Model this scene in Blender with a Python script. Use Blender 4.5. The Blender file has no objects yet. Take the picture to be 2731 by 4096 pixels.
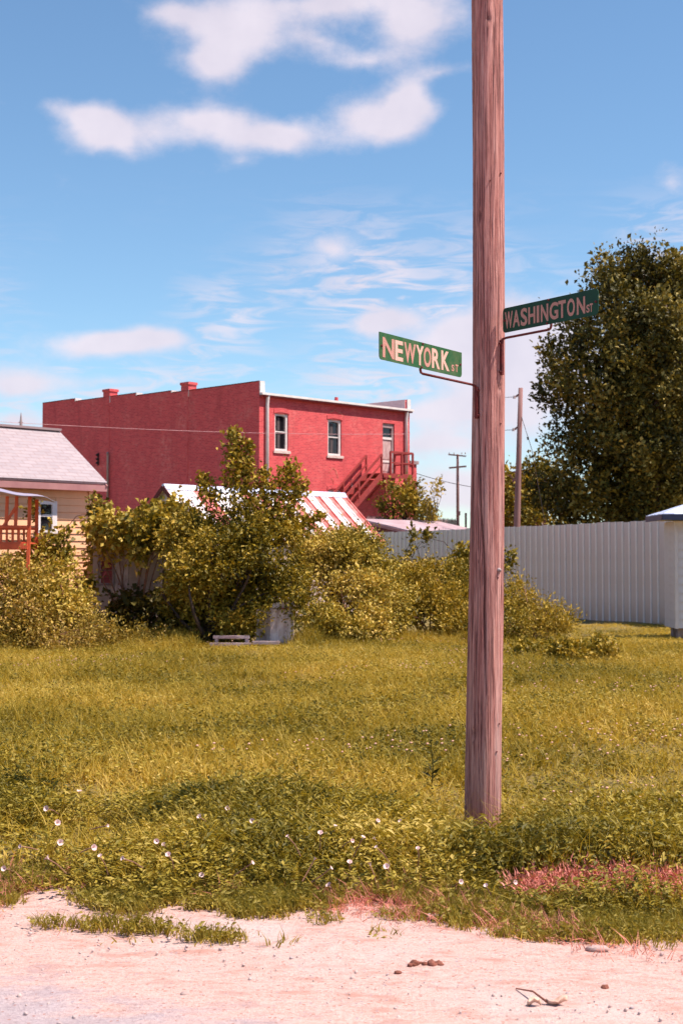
import bpy, math, random
import numpy as np
from mathutils import Vector, Matrix

R = math.radians
rng = np.random.default_rng(7)
random.seed(7)
sc = bpy.context.scene
col = sc.collection

# ------------------------------------------------------------------ camera
F = 50.0 / 36.0 * 4096.0
HORIZON = 2250.0
PITCH = math.atan((HORIZON - 2048.0) / F)
CH = 1.6
cam_d = bpy.data.cameras.new('camera')
cam = bpy.data.objects.new('camera', cam_d)
col.objects.link(cam)
cam.location = (0, 0, CH)
cam.rotation_euler = (math.pi / 2 + PITCH, 0, 0)
cam_d.sensor_fit = 'VERTICAL'
cam_d.sensor_height = 36.0
cam_d.lens = 50.0
cam_d.clip_start = 0.1
cam_d.clip_end = 6000
cam_d.dof.use_dof = True
cam_d.dof.focus_distance = 8.6
cam_d.dof.aperture_fstop = 7.0
sc.camera = cam

# ------------------------------------------------------------------ exposure
vs = sc.view_settings
vs.view_transform = 'Standard'
vs.look = 'None'
vs.gamma = 1.0
vs.use_curve_mapping = False
vs.exposure = 0.75

# ------------------------------------------------------------------ sun
SUN_EL, SUN_AZ = R(61), R(78)        # azimuth measured from "towards the camera" to the right
SDIR = Vector((math.sin(SUN_AZ) * math.cos(SUN_EL), -math.cos(SUN_AZ) * math.cos(SUN_EL), math.sin(SUN_EL)))
sun_d = bpy.data.lights.new('sun', 'SUN')
sun_d.energy = 5.0
sun_d.angle = R(0.53)
sun_d.color = (1.0, 0.89, 0.79)
sun = bpy.data.objects.new('sun', sun_d)
col.objects.link(sun)
sun.rotation_euler = SDIR.to_track_quat('Z', 'Y').to_euler()
sun.location = (30, -30, 60)


# ------------------------------------------------------------------ pixel helpers (photo pixels, 2731 x 4096)
def ray(px, py):
    dx = (px - 1365.5) / F
    dz = (2048.0 - py) / F
    c, s = math.cos(PITCH), math.sin(PITCH)
    return Vector((dx, c - dz * s, s + dz * c))


def P(px, py, D):
    r = ray(px, py)
    return Vector((0, 0, CH)) + r * (D / r.y)


def G(px, py, z=0.0):
    r = ray(px, py)
    return Vector((0, 0, CH)) + r * ((z - CH) / r.z)


# ------------------------------------------------------------------ node helpers
class NT:
    def __init__(self, tree):
        self.t = tree
        self.n = tree.nodes
        self.l = tree.links

    def node(self, kind, **kw):
        nd = self.n.new(kind)
        for k, v in kw.items():
            setattr(nd, k, v)
        return nd

    def put(self, sock, v):
        if hasattr(v, 'is_output') or isinstance(v, bpy.types.NodeSocket):
            self.l.new(v, sock)
        else:
            sock.default_value = v

    def math(self, op, a, b=0.0, c=None, clamp=False):
        nd = self.n.new('ShaderNodeMath')
        nd.operation = op
        nd.use_clamp = clamp
        self.put(nd.inputs[0], a)
        self.put(nd.inputs[1], b)
        if c is not None:
            self.put(nd.inputs[2], c)
        return nd.outputs[0]

    def mix(self, fac, a, b, blend='MIX'):
        nd = self.n.new('ShaderNodeMix')
        nd.data_type = 'RGBA'
        nd.blend_type = blend
        self.put(nd.inputs[0], fac)
        self.put(nd.inputs[6], a)
        self.put(nd.inputs[7], b)
        return nd.outputs[2]

    def noise(self, vec, scale, detail=4.0, rough=0.55, dist=0.0):
        nd = self.n.new('ShaderNodeTexNoise')
        nd.inputs['Scale'].default_value = scale
        nd.inputs['Detail'].default_value = detail
        nd.inputs['Roughness'].default_value = rough
        nd.inputs['Distortion'].default_value = dist
        if vec is not None:
            self.l.new(vec, nd.inputs['Vector'])
        return nd.outputs[0]

    def smooth(self, v, a, b):
        nd = self.n.new('ShaderNodeMapRange')
        nd.interpolation_type = 'SMOOTHSTEP'
        self.put(nd.inputs['Value'], v)
        nd.inputs['From Min'].default_value = a
        nd.inputs['From Max'].default_value = b
        return nd.outputs[0]

    def ramp(self, v, cols):
        nd = self.n.new('ShaderNodeValToRGB')
        e = nd.color_ramp.elements
        while len(e) < len(cols):
            e.new(0.5)
        for i, (p, c) in enumerate(cols):
            e[i].position = p
            e[i].color = (*c, 1)
        self.l.new(v, nd.inputs[0])
        return nd.outputs[0]

    def mapping(self, vec, scale=(1, 1, 1), rot=(0, 0, 0)):
        nd = self.n.new('ShaderNodeMapping')
        nd.inputs['Scale'].default_value = scale
        nd.inputs['Rotation'].default_value = rot
        self.l.new(vec, nd.inputs['Vector'])
        return nd.outputs[0]


# ------------------------------------------------------------------ world: sky with clouds
w = bpy.data.worlds.new('World')
sc.world = w
w.use_nodes = True
wt = NT(w.node_tree)
wt.n.clear()
w_out = wt.node('ShaderNodeOutputWorld')
w_bg = wt.node('ShaderNodeBackground')
w_bg.inputs['Strength'].default_value = 0.08
w.cycles.sampling_method = 'NONE'
sc.cycles.adaptive_threshold = 0.02
sc.cycles.max_bounces = 4
sc.cycles.diffuse_bounces = 2
sc.cycles.transmission_bounces = 3
sc.cycles.glossy_bounces = 2
wt.l.new(w_bg.outputs[0], w_out.inputs[0])
sky = wt.node('ShaderNodeTexSky')
sky.sky_type = 'NISHITA'
sky.sun_disc = False
sky.sun_elevation = SUN_EL
sky.sun_rotation = math.pi - SUN_AZ
sky.air_density = 1.0
sky.dust_density = 0.0
sky.ozone_density = 1.6
tc = wt.node('ShaderNodeTexCoord')
sep = wt.node('ShaderNodeSeparateXYZ')
wt.l.new(tc.outputs['Generated'], sep.inputs[0])
azn = wt.math('ARCTAN2', sep.outputs[0], sep.outputs[1])
eln = wt.math('ARCSINE', sep.outputs[2])


def sky_px(px, py):
    d = ray(px, py).normalized()
    return math.atan2(d.x, d.y), math.asin(d.z)


# warp of the direction by noise so that cloud outlines are ragged
comb = wt.node('ShaderNodeCombineXYZ')
wt.l.new(azn, comb.inputs[0])
wt.l.new(eln, comb.inputs[1])
n_big = wt.noise(comb.outputs[0], 9.0, 3, 0.5)
n_fine = wt.noise(wt.mapping(comb.outputs[0], (1, 1.5, 1)), 22.0, 7, 0.64)
n_warp = wt.noise(comb.outputs[0], 15.0, 3, 0.5)
az_w = wt.math('MULTIPLY_ADD', wt.math('SUBTRACT', n_warp, 0.5), 0.05, azn)
el_w = wt.math('MULTIPLY_ADD', wt.math('SUBTRACT', n_big, 0.5), 0.035, eln)

CLOUDS = [  # px, py, rx, ry, weight : cloud lobes over the town
    (680, 50, 160, 70, .85), (930, 140, 220, 120, 1.2), (850, 270, 130, 80, .9), (1300, 10, 320, 70, 1.0), (1250, 170, 220, 70, .55),
    (1690, 80, 190, 110, 1.35), (1450, 240, 220, 50, .6), (1760, 300, 150, 35, .5),
    (430, 520, 220, 85, 1.35), (330, 440, 160, 50, .7), (800, 470, 180, 75, 1.0), (1100, 545, 240, 65, 1.2),
    (1540, 480, 190, 90, 1.4), (1610, 380, 100, 80, 1.1), (930, 640, 100, 45, .5),
    (490, 1385, 280, 55, 1.5), (1330, 990, 150, 60, .75), (1500, 1275, 130, 50, 1.2),
    (60, 1530, 210, 80, 1.1), (480, 1530, 260, 40, .6), (80, 1690, 190, 50, .9),
    (1960, 1380, 380, 150, 1.5), (2120, 1540, 260, 210, 1.7), (1740, 1640, 230, 70, 1.1), (1720, 1770, 220, 60, 1.0),
    (1900, 1970, 460, 120, 1.3), (2720, 740, 100, 90, .45),
    (3200, 1500, 500, 160, 1.1), (3600, 900, 420, 130, 1.0), (-500, 1300, 420, 120, 1.0), (-700, 700, 380, 120, 1.0),
    (300, -800, 500, 160, 1.1), (2300, -900, 600, 170, 1.1),
]
acc = None
wcomb = wt.node('ShaderNodeCombineXYZ')
wt.l.new(az_w, wcomb.inputs[0])
wt.l.new(el_w, wcomb.inputs[1])
for (px, py, rx, ry, wgt) in CLOUDS:
    a, e = sky_px(px, py)
    mp = wt.node('ShaderNodeMapping', vector_type='TEXTURE')
    mp.inputs['Location'].default_value = (a, e, 0)
    mp.inputs['Scale'].default_value = (rx / F * 1.95, ry / F * 1.95, 1)
    wt.l.new(wcomb.outputs[0], mp.inputs['Vector'])
    gr = wt.node('ShaderNodeTexGradient', gradient_type='QUADRATIC_SPHERE')
    wt.l.new(mp.outputs[0], gr.inputs[0])
    acc = wt.math('MULTIPLY_ADD', gr.outputs['Fac'], wgt * 1.55, 0.0 if acc is None else acc)
# clouds of the same kind elsewhere in the sky (outside the photographed piece)
behind = wt.smooth(wt.math('ABSOLUTE', azn), 0.7, 1.1)
n_else = wt.smooth(wt.noise(wt.mapping(tc.outputs['Generated'], (1, 1, 2.6)), 3.2, 5, 0.55), 0.56, 0.75)
acc = wt.math('MULTIPLY_ADD', wt.math('MULTIPLY', n_else, behind), 1.2, acc)
acc = wt.math('MINIMUM', acc, 1.35)
dens = wt.math('ADD', acc, wt.math('MULTIPLY', wt.math('SUBTRACT', n_fine, 0.5), 1.35))
mask = wt.smooth(dens, 0.16, 1.22)
# thin rippled cirrus low over the horizon
rip_v = wt.mapping(comb.outputs[0], (8.0, 40.0, 1), (0, 0, R(4)))
rip = wt.smooth(wt.noise(rip_v, 2.6, 4, 0.6, 0.9), 0.40, 0.66)
patch = wt.smooth(wt.math('MULTIPLY_ADD', azn, 0.40, wt.noise(comb.outputs[0], 7.0, 2, 0.5)), 0.34, 0.60)
low = wt.math('MULTIPLY', wt.smooth(eln, 0.03, 0.13), wt.math('SUBTRACT', 1.0, wt.smooth(eln, 0.19, 0.27)))
cir = wt.math('MULTIPLY', wt.math('MULTIPLY', rip, patch), wt.math('MULTIPLY', low, 0.85))
mask = wt.math('MAXIMUM', wt.math('MULTIPLY', mask, 0.88), cir)
tint = wt.mix(1.0, sky.outputs[0], (0.95, 1.12, 1.20, 1), 'MULTIPLY')
n_shade = wt.noise(comb.outputs[0], 22.0, 4, 0.5)
cloud_c = wt.mix(n_shade, (5.2, 4.8, 5.7, 1), (7.8, 7.0, 7.5, 1))
wt.l.new(wt.mix(mask, tint, cloud_c), w_bg.inputs['Color'])


# ------------------------------------------------------------------ materials
def material(name):
    m = bpy.data.materials.new(name)
    m.use_nodes = True
    nt = NT(m.node_tree)
    b = nt.n['Principled BSDF']
    return m, nt, b


def plain(name, c1, c2=None, scale=4.0, rough=0.8, bump=0.0, bscale=60.0, stretch=(1, 1, 1), detail=6, metal=0.0,
          lo=0.35, hi=0.65, coord='Object', spec=0.3):
    m, nt, b = material(name)
    t = nt.node('ShaderNodeTexCoord')
    v = nt.mapping(t.outputs[coord], stretch)
    b.inputs['Roughness'].default_value = rough
    b.inputs['Metallic'].default_value = metal
    b.inputs['Specular IOR Level'].default_value = spec
    if c2 is None:
        c2 = tuple(x * 0.8 for x in c1)
    n = nt.noise(v, scale, detail, 0.6)
    nt.l.new(nt.ramp(n, [(lo, c1), (hi, c2)]), b.inputs['Base Color'])
    if bump:
        bp = nt.node('ShaderNodeBump')
        bp.inputs['Strength'].default_value = bump
        bp.inputs['Distance'].default_value = 0.02
        nt.l.new(nt.noise(v, bscale, 6, 0.65), bp.inputs['Height'])
        nt.l.new(bp.outputs[0], b.inputs['Normal'])
    return m


def leafmat(name, cols, trans=0.35, rough=0.55, inst=False):
    """cols: ramp colours over a per-leaf random value"""
    m, nt, b = material(name)
    src = nt.node('ShaderNodeAttribute', attribute_name='rnd').outputs['Fac']
    k = len(cols)
    c = nt.ramp(src, [(i / (k - 1), cc) for i, cc in enumerate(cols)])
    nt.l.new(c, b.inputs['Base Color'])
    b.inputs['Roughness'].default_value = rough
    b.inputs['Specular IOR Level'].default_value = 0.25
    tr = nt.node('ShaderNodeBsdfTranslucent')
    nt.l.new(nt.mix(1.0, c, (1.25, 1.1, 0.6, 1), 'MULTIPLY'), tr.inputs['Color'])
    mx = nt.node('ShaderNodeMixShader')
    mx.inputs[0].default_value = trans
    nt.l.new(b.outputs[0], mx.inputs[1])
    nt.l.new(tr.outputs[0], mx.inputs[2])
    nt.l.new(mx.outputs[0], nt.n['Material Output'].inputs[0])
    return m


M = {}
M['leaf_gold'] = leafmat('leaf_gold', [(.048, .044, .008), (.15, .118, .012), (.35, .238, .020), (.68, .45, .085)], 0.18)
M['leaf_vine'] = leafmat('leaf_vine', [(.062, .055, .009), (.22, .168, .018), (.49, .345, .050), (.86, .61, .19)], 0.18)
M['leaf_dry'] = leafmat('leaf_dry', [(.10, .075, .012), (.25, .175, .025), (.46, .31, .055), (.72, .46, .19)], 0.20)
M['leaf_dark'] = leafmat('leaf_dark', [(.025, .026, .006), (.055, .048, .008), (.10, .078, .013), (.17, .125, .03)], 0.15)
M['leaf_maple'] = leafmat('leaf_maple', [(.018, .019, .006), (.058, .053, .010), (.18, .142, .024), (.54, .40, .11)], 0.12)
M['grass'] = leafmat('grass', [(.092, .076, .010), (.210, .161, .018), (.375, .264, .032), (.50, .345, .050), (.68, .47, .13)], 0.36, inst=True)
M['grass_green'] = leafmat('grass_green', [(.17, .15, .025), (.29, .23, .034), (.44, .32, .09)], 0.35, inst=True)
M['weed'] = leafmat('weed', [(.060, .056, .010), (.16, .132, .017), (.38, .282, .036), (.70, .51, .16)], 0.28, inst=True)
M['dead'] = leafmat('dead', [(.42, .10, .075), (.66, .24, .18), (.58, .17, .13)], 0.1, inst=True)
M['clover'] = leafmat('clover', [(.62, .28, .20), (.70, .42, .30), (.55, .2, .14)], 0.1, inst=True)
M['petal'] = plain('petal', (.80, .62, .58), (.66, .40, .37), 60, .6)
M['bark'] = plain('bark', (.06, .035, .028), (.11, .07, .055), 14, .9, .6, 50, (1, 1, .2))
M['twig'] = plain('twig', (.20, .09, .06), (.32, .16, .10), 14, .9)
M['trim_white'] = plain('trim_white', (.82, .74, .72), (.70, .62, .60), 3, .6)
M['rust_iron'] = plain('rust_iron', (.16, .025, .022), (.09, .016, .016), 20, .7, .3)
M['fire_iron'] = plain('fire_iron', (.36, .055, .05), (.26, .035, .035), 8, .6)
M['glass'] = None
m, nt, b = material('glass')
b.inputs['Base Color'].default_value = (.012, .010, .014, 1)
b.inputs['Roughness'].default_value = 0.08
M['glass'] = m
M['curtain'] = plain('curtain', (.12, .09, .09), (.05, .04, .045), 5, .9, stretch=(6, 6, .3))
M['sky_metal'] = plain('sky_metal', (.62, .66, .82), (.52, .56, .74), 2, .45)
M['navy'] = plain('navy', (.03, .04, .09), (.02, .025, .06), 4, .5)
M['tarp'] = plain('tarp', (.27, .26, .36), (.36, .28, .34), 3, .6, .3, 8)
M['red_wood'] = plain('red_wood', (.78, .14, .055), (.62, .10, .04), 6, .7, .3, 40, (1, 1, .2))
M['fence_metal'] = plain('fence_metal', (.66, .53, .49), (.60, .48, .45), 1.2, .35, spec=.5)
m, nt, b = material('fence_metal')
t = nt.node('ShaderNodeTexCoord')
oi = nt.node('ShaderNodeObjectInfo')
n1 = nt.noise(nt.mapping(t.outputs['Object'], (1, 1, .25)), 2.2, 5, .6)
c = nt.mix(nt.smooth(n1, .35, .7), (.53, .445, .425, 1), (.47, .39, .375, 1))
c = nt.mix(nt.math('MULTIPLY', oi.outputs['Random'], .22), c, (.42, .335, .32, 1))
sz_ = nt.node('ShaderNodeSeparateXYZ')
nt.l.new(t.outputs['Object'], sz_.inputs[0])
dirt = nt.math('SUBTRACT', 1.0, nt.smooth(nt.math('MULTIPLY_ADD', n1, -.9, sz_.outputs[2]), -.35, .35))
c = nt.mix(nt.math('MULTIPLY', dirt, .45), c, (.40, .25, .17, 1))
nt.l.new(c, b.inputs['Base Color'])
b.inputs['Roughness'].default_value = .32
b.inputs['Specular IOR Level'].default_value = .5
M['fence_metal'] = m
M['rib_highlight'] = plain('rib_highlight', (.86, .76, .72), (.74, .63, .59), 2.0, .4, spec=.5)
M['shed_white'] = plain('shed_white', (.70, .61, .58), (.62, .52, .49), 2.0, .6)
M['cream'] = plain('cream', (.86, .46, .26), (.78, .40, .22), 2.5, .75)
M['grey_panel'] = plain('grey_panel', (.60, .47, .42), (.44, .32, .27), 3, .8)
M['old_paint'] = plain('old_paint', (.76, .61, .60), (.44, .30, .28), 9, .85, .5, 40, (1, 1, .35), lo=.42, hi=.62)
M['old_board'] = plain('old_board', (.50, .38, .38), (.26, .16, .17), 8, .85, .4, 40, (.3, 1, 1))
M['red_junk'] = plain('red_junk', (.40, .10, .11), (.22, .03, .035), 9, .7, stretch=(.3, 1, 3))
M['far_wood'] = plain('far_wood', (.30, .18, .17), (.22, .12, .12), 3, .9)
M['old_roof'] = plain('old_roof', (.44, .33, .36), (.34, .22, .24), 1.5, .85, .2, 30)
M['dark_wall'] = plain('dark_wall', (.24, .07, .07), (.14, .035, .04), 3, .9, stretch=(3, 3, .3))
M['bolt'] = plain('bolt', (.42, .33, .33), (.30, .22, .22), 20, .6)
M['dung'] = plain('dung', (.17, .055, .035), (.28, .10, .07), 30, .95, .6, 60)
M['stone'] = plain('stone', (.46, .33, .30), (.34, .23, .21), 12, .9, .4, 30)
M['dry_leaf'] = plain('dry_leaf', (.72, .50, .40), (.50, .26, .18), 18, .8)
M['orange_leaf'] = plain('orange_leaf', (.70, .16, .07), (.50, .08, .04), 18, .7)
M['red_far'] = plain('red_far', (.20, .03, .03), (.12, .018, .02), 3, .8)
M['wire'] = plain('wire', (.03, .02, .02), (.05, .03, .03), 3, .8)
M['wire_pale'] = plain('wire_pale', (.75, .42, .42), (.65, .35, .36), 3, .6)


def brick(name, c1, c2, mortar, wear):
    m, nt, b = material(name)
    t = nt.node('ShaderNodeTexCoord')
    bt = nt.node('ShaderNodeTexBrick')
    sepv = nt.node('ShaderNodeSeparateXYZ')
    nt.l.new(t.outputs['Object'], sepv.inputs[0])
    cb = nt.node('ShaderNodeCombineXYZ')
    nt.l.new(nt.math('ADD', sepv.outputs[0], sepv.outputs[1]), cb.inputs[0])
    nt.l.new(sepv.outputs[2], cb.inputs[1])
    nt.l.new(cb.outputs[0], bt.inputs['Vector'])
    bt.inputs['Scale'].default_value = 1.0
    bt.inputs['Brick Width'].default_value = .215
    bt.inputs['Row Height'].default_value = .075
    bt.inputs['Mortar Size'].default_value = .011
    bt.inputs['Color1'].default_value = (*c1, 1)
    bt.inputs['Color2'].default_value = (*c2, 1)
    bt.inputs['Mortar'].default_value = (*mortar, 1)
    n1 = nt.noise(t.outputs['Object'], .7, 7, .65)
    n2 = nt.noise(t.outputs['Object'], 5.0, 6, .7)
    f = nt.math('MULTIPLY', nt.smooth(n1, .45, .75), nt.smooth(n2, .4, .7))
    c = nt.mix(nt.math('MULTIPLY', f, .75), bt.outputs['Color'], (*wear, 1))
    n3 = nt.noise(nt.mapping(t.outputs['Object'], (1, 1, .15)), 1.6, 5, .6)
    c = nt.mix(nt.math('MULTIPLY', nt.smooth(n3, .48, .75), .5), c, tuple(x * .55 for x in c1) + (1,))
    n4 = nt.noise(t.outputs['Object'], 9.0, 5, .7)
    c = nt.mix(nt.math('MULTIPLY', nt.smooth(n4, .52, .68), .35), c, tuple(x * .62 for x in c1) + (1,))
    nt.l.new(c, b.inputs['Base Color'])
    b.inputs['Roughness'].default_value = .8
    bp = nt.node('ShaderNodeBump')
    bp.inputs['Strength'].default_value = .5
    bp.inputs['Distance'].default_value = .01
    nt.l.new(bt.outputs['Fac'], bp.inputs['Height'])
    bp.invert = True
    nt.l.new(bp.outputs[0], b.inputs['Normal'])
    return m


M['brick_red'] = brick('brick_red', (.74, .082, .090), (.54, .044, .058), (.66, .125, .125), (.80, .30, .26))
M['brick_pale'] = brick('brick_pale', (.78, .62, .58), (.72, .54, .50), (.66, .5, .46), (.6, .3, .25))

# shingles: rows of tabs
m, nt, b = material('shingle')
t = nt.node('ShaderNodeTexCoord')
bt = nt.node('ShaderNodeTexBrick')
nt.l.new(t.outputs['UV'], bt.inputs['Vector'])
bt.inputs['Scale'].default_value = 1.0
bt.inputs['Brick Width'].default_value = .33
bt.inputs['Row Height'].default_value = .14
bt.inputs['Mortar Size'].default_value = .010
bt.inputs['Color1'].default_value = (.345, .285, .30, 1)
bt.inputs['Color2'].default_value = (.30, .245, .26, 1)
bt.inputs['Mortar'].default_value = (.27, .19, .195, 1)
nn = nt.noise(t.outputs['UV'], 6, 5, .6)
nt.l.new(nt.mix(nt.math('MULTIPLY', nt.smooth(nn, .45, .75), .5), bt.outputs['Color'], (.40, .32, .32, 1)), b.inputs['Base Color'])
b.inputs['Roughness'].default_value = .9
bp = nt.node('ShaderNodeBump')
bp.inputs['Distance'].default_value = .02
bp.inputs['Strength'].default_value = .3
bp.invert = True
nt.l.new(bt.outputs['Fac'], bp.inputs['Height'])
nt.l.new(bp.outputs[0], b.inputs['Normal'])
M['shingle'] = m

# rusty painted metal roof sheets
M['roof_white'] = plain('roof_white', (.80, .74, .75), (.70, .52, .50), 2.2, .45, stretch=(1, 1, 1), lo=.5, hi=.75)
M['roof_rust'] = plain('roof_rust', (.52, .10, .09), (.66, .28, .25), 3.5, .6, lo=.45, hi=.70)

# weathered pole wood
m, nt, b = material('pole_wood')
t = nt.node('ShaderNodeTexCoord')
v1 = nt.mapping(t.outputs['Object'], (1, 1, .035))
g1 = nt.noise(v1, 58, 8, .72, .25)
g2 = nt.noise(nt.mapping(t.outputs['Object'], (1, 1, .25)), 5, 6, .6)
g3 = nt.noise(nt.mapping(t.outputs['Object'], (1, 1, .02)), 120, 4, .6)
c = nt.ramp(g1, [(.32, (.19, .052, .043)), (.44, (.44, .165, .136)), (.58, (.64, .300, .252)), (.74, (.78, .47, .415))])
c = nt.mix(nt.math('MULTIPLY', nt.smooth(g2, .48, .72), .55), c, (.30, .115, .105, 1))
c = nt.mix(nt.math('MULTIPLY', nt.smooth(g3, .50, .64), .85), c, (.13, .036, .032, 1))
g4 = nt.noise(nt.mapping(t.outputs['Object'], (1, 1, .05)), 16, 5, .6, .4)
c = nt.mix(nt.math('MULTIPLY', nt.smooth(g4, .52, .72), .45), c, (.64, .42, .38, 1))
g5 = nt.noise(nt.mapping(t.outputs['Object'], (1, 1, .5)), 2.2, 4, .6)
c = nt.mix(nt.math('MULTIPLY', nt.smooth(g5, .50, .72), .40), c, (.25, .10, .10, 1))
ck = nt.node('ShaderNodeAttribute', attribute_name='crack').outputs['Fac']
c = nt.mix(nt.math('MULTIPLY', ck, .8), c, (.07, .02, .02, 1))
nt.l.new(c, b.inputs['Base Color'])
b.inputs['Roughness'].default_value = .85
bp = nt.node('ShaderNodeBump')
bp.inputs['Strength'].default_value = 1.0
bp.inputs['Distance'].default_value = .010
nt.l.new(nt.math('ADD', g1, nt.math('MULTIPLY', g3, .6)), bp.inputs['Height'])
nt.l.new(bp.outputs[0], b.inputs['Normal'])
M['pole_wood'] = m
M['far_pole'] = plain('far_pole', (.20, .095, .09), (.30, .16, .15), 6, .9, stretch=(1, 1, .1))

# sign paint and peeling letters
M['sign_green'] = plain('sign_green', (.018, .095, .028), (.085, .125, .05), 9, .5, lo=.40, hi=.70)
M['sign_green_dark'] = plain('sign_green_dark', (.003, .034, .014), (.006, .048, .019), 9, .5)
M['letter_pale'] = plain('letter_pale', (.74, .46, .38), (.55, .22, .15), 45, .7, lo=.45, hi=.70)
M['letter_worn'] = plain('letter_worn', (.62, .34, .28), (.32, .10, .07), 45, .7, lo=.42, hi=.62)

# ground materials
m, nt, b = material('soil')
t = nt.node('ShaderNodeTexCoord')
n1 = nt.noise(t.outputs['Object'], .8, 6, .6)
n2 = nt.noise(t.outputs['Object'], 14, 6, .7)
c = nt.ramp(n2, [(.3, (.11, .078, .018)), (.55, (.18, .125, .028)), (.75, (.24, .16, .05))])
c = nt.mix(nt.smooth(n1, .5, .7), c, (.20, .13, .028, 1))
sy_ = nt.node('ShaderNodeSeparateXYZ')
nt.l.new(t.outputs['Object'], sy_.inputs[0])
nr_ = nt.math('SUBTRACT', 1.0, nt.smooth(nt.math('MULTIPLY_ADD', nt.math('SUBTRACT', n2, .5), 1.2, sy_.outputs[1]), 6.9, 7.7))
c = nt.mix(nr_, c, (.33, .135, .10, 1))
nt.l.new(c, b.inputs['Base Color'])
b.inputs['Roughness'].default_value = .95
M['soil'] = m

m, nt, b = material('gravel')
t = nt.node('ShaderNodeTexCoord')
o = t.outputs['Object']
n1 = nt.noise(o, 1.1, 5, .6)
n2 = nt.noise(nt.mapping(o, (1, 2.2, 1)), 4.0, 6, .65)
n3 = nt.math('ADD', nt.math('MULTIPLY', nt.noise(o, 75, 4, .8), .65), nt.math('MULTIPLY', nt.noise(nt.mapping(o, (1, 2.5, 1)), 17, 4, .7), .35))
vo = nt.node('ShaderNodeTexVoronoi')
vo.inputs['Scale'].default_value = 55
nt.l.new(o, vo.inputs['Vector'])
c = nt.ramp(n3, [(.28, (.27, .120, .096)), (.44, (.53, .318, .268)), (.60, (.64, .435, .388)), (.80, (.76, .57, .53))])
c = nt.mix(nt.math('MULTIPLY', nt.smooth(n2, .50, .68), .7), c, (.44, .20, .15, 1))
c = nt.mix(nt.math('MULTIPLY', nt.smooth(n1, .50, .68), .35), c, (.60, .50, .48, 1))
sp_g = nt.node('ShaderNodeSeparateXYZ')
nt.l.new(o, sp_g.inputs[0])
gl = nt.math('ADD', nt.math('MULTIPLY_ADD', sp_g.outputs[0], -.55, 4.72), nt.math('MULTIPLY', nt.math('SUBTRACT', n2, .5), 1.6))
gm_ = nt.math('SUBTRACT', 1.0, nt.smooth(nt.math('SUBTRACT', sp_g.outputs[1], gl), -.25, .25))
c = nt.mix(nt.math('MULTIPLY', gm_, .75), c, nt.ramp(n3, [(.3, (.24, .19, .21)), (.7, (.52, .45, .48))]))
sc3 = nt.node('ShaderNodeSeparateColor')
nt.l.new(vo.outputs['Color'], sc3.inputs[0])
pick = nt.math('GREATER_THAN', sc3.outputs[0], .86)
inn = nt.math('LESS_THAN', vo.outputs['Distance'], .35)
c = nt.mix(nt.math('MULTIPLY', nt.math('MULTIPLY', pick, inn), .6), c, (.30, .24, .27, 1))
pick2 = nt.math('LESS_THAN', sc3.outputs[1], .10)
c = nt.mix(nt.math('MULTIPLY', nt.math('MULTIPLY', pick2, inn), .7), c, (.36, .13, .09, 1))
nt.l.new(c, b.inputs['Base Color'])
b.inputs['Roughness'].default_value = .95
bp = nt.node('ShaderNodeBump')
bp.inputs['Strength'].default_value = .8
bp.inputs['Distance'].default_value = .02
nt.l.new(nt.math('ADD', n3, nt.math('MULTIPLY', n2, 2.0)), bp.inputs['Height'])
nt.l.new(bp.outputs[0], b.inputs['Normal'])
M['gravel'] = m
M['asphalt'] = plain('asphalt', (.44, .37, .40), (.30, .26, .30), 70, .9, .5, 80, detail=5)


# ------------------------------------------------------------------ mesh builder
def link(name, me, mat=None, parent=None):
    o = bpy.data.objects.new(name, me)
    col.objects.link(o)
    if mat is not None and len(me.materials) == 0:
        me.materials.append(M[mat] if isinstance(mat, str) else mat)
    if parent is not None:
        o.parent = parent
    return o


def tag(o, label=None, cat=None, group=None, kind=None):
    if label:
        o['label'] = label
    if cat:
        o['category'] = cat
    if group:
        o['group'] = group
    if kind:
        o['kind'] = kind
    return o


def empty(name, loc=(0, 0, 0), rz=0.0, label=None, cat=None, group=None):
    o = bpy.data.objects.new(name, None)
    col.objects.link(o)
    o.location = loc
    o.rotation_euler = (0, 0, rz)
    o.empty_display_size = .2
    tag(o, label, cat, group)
    return o


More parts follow.
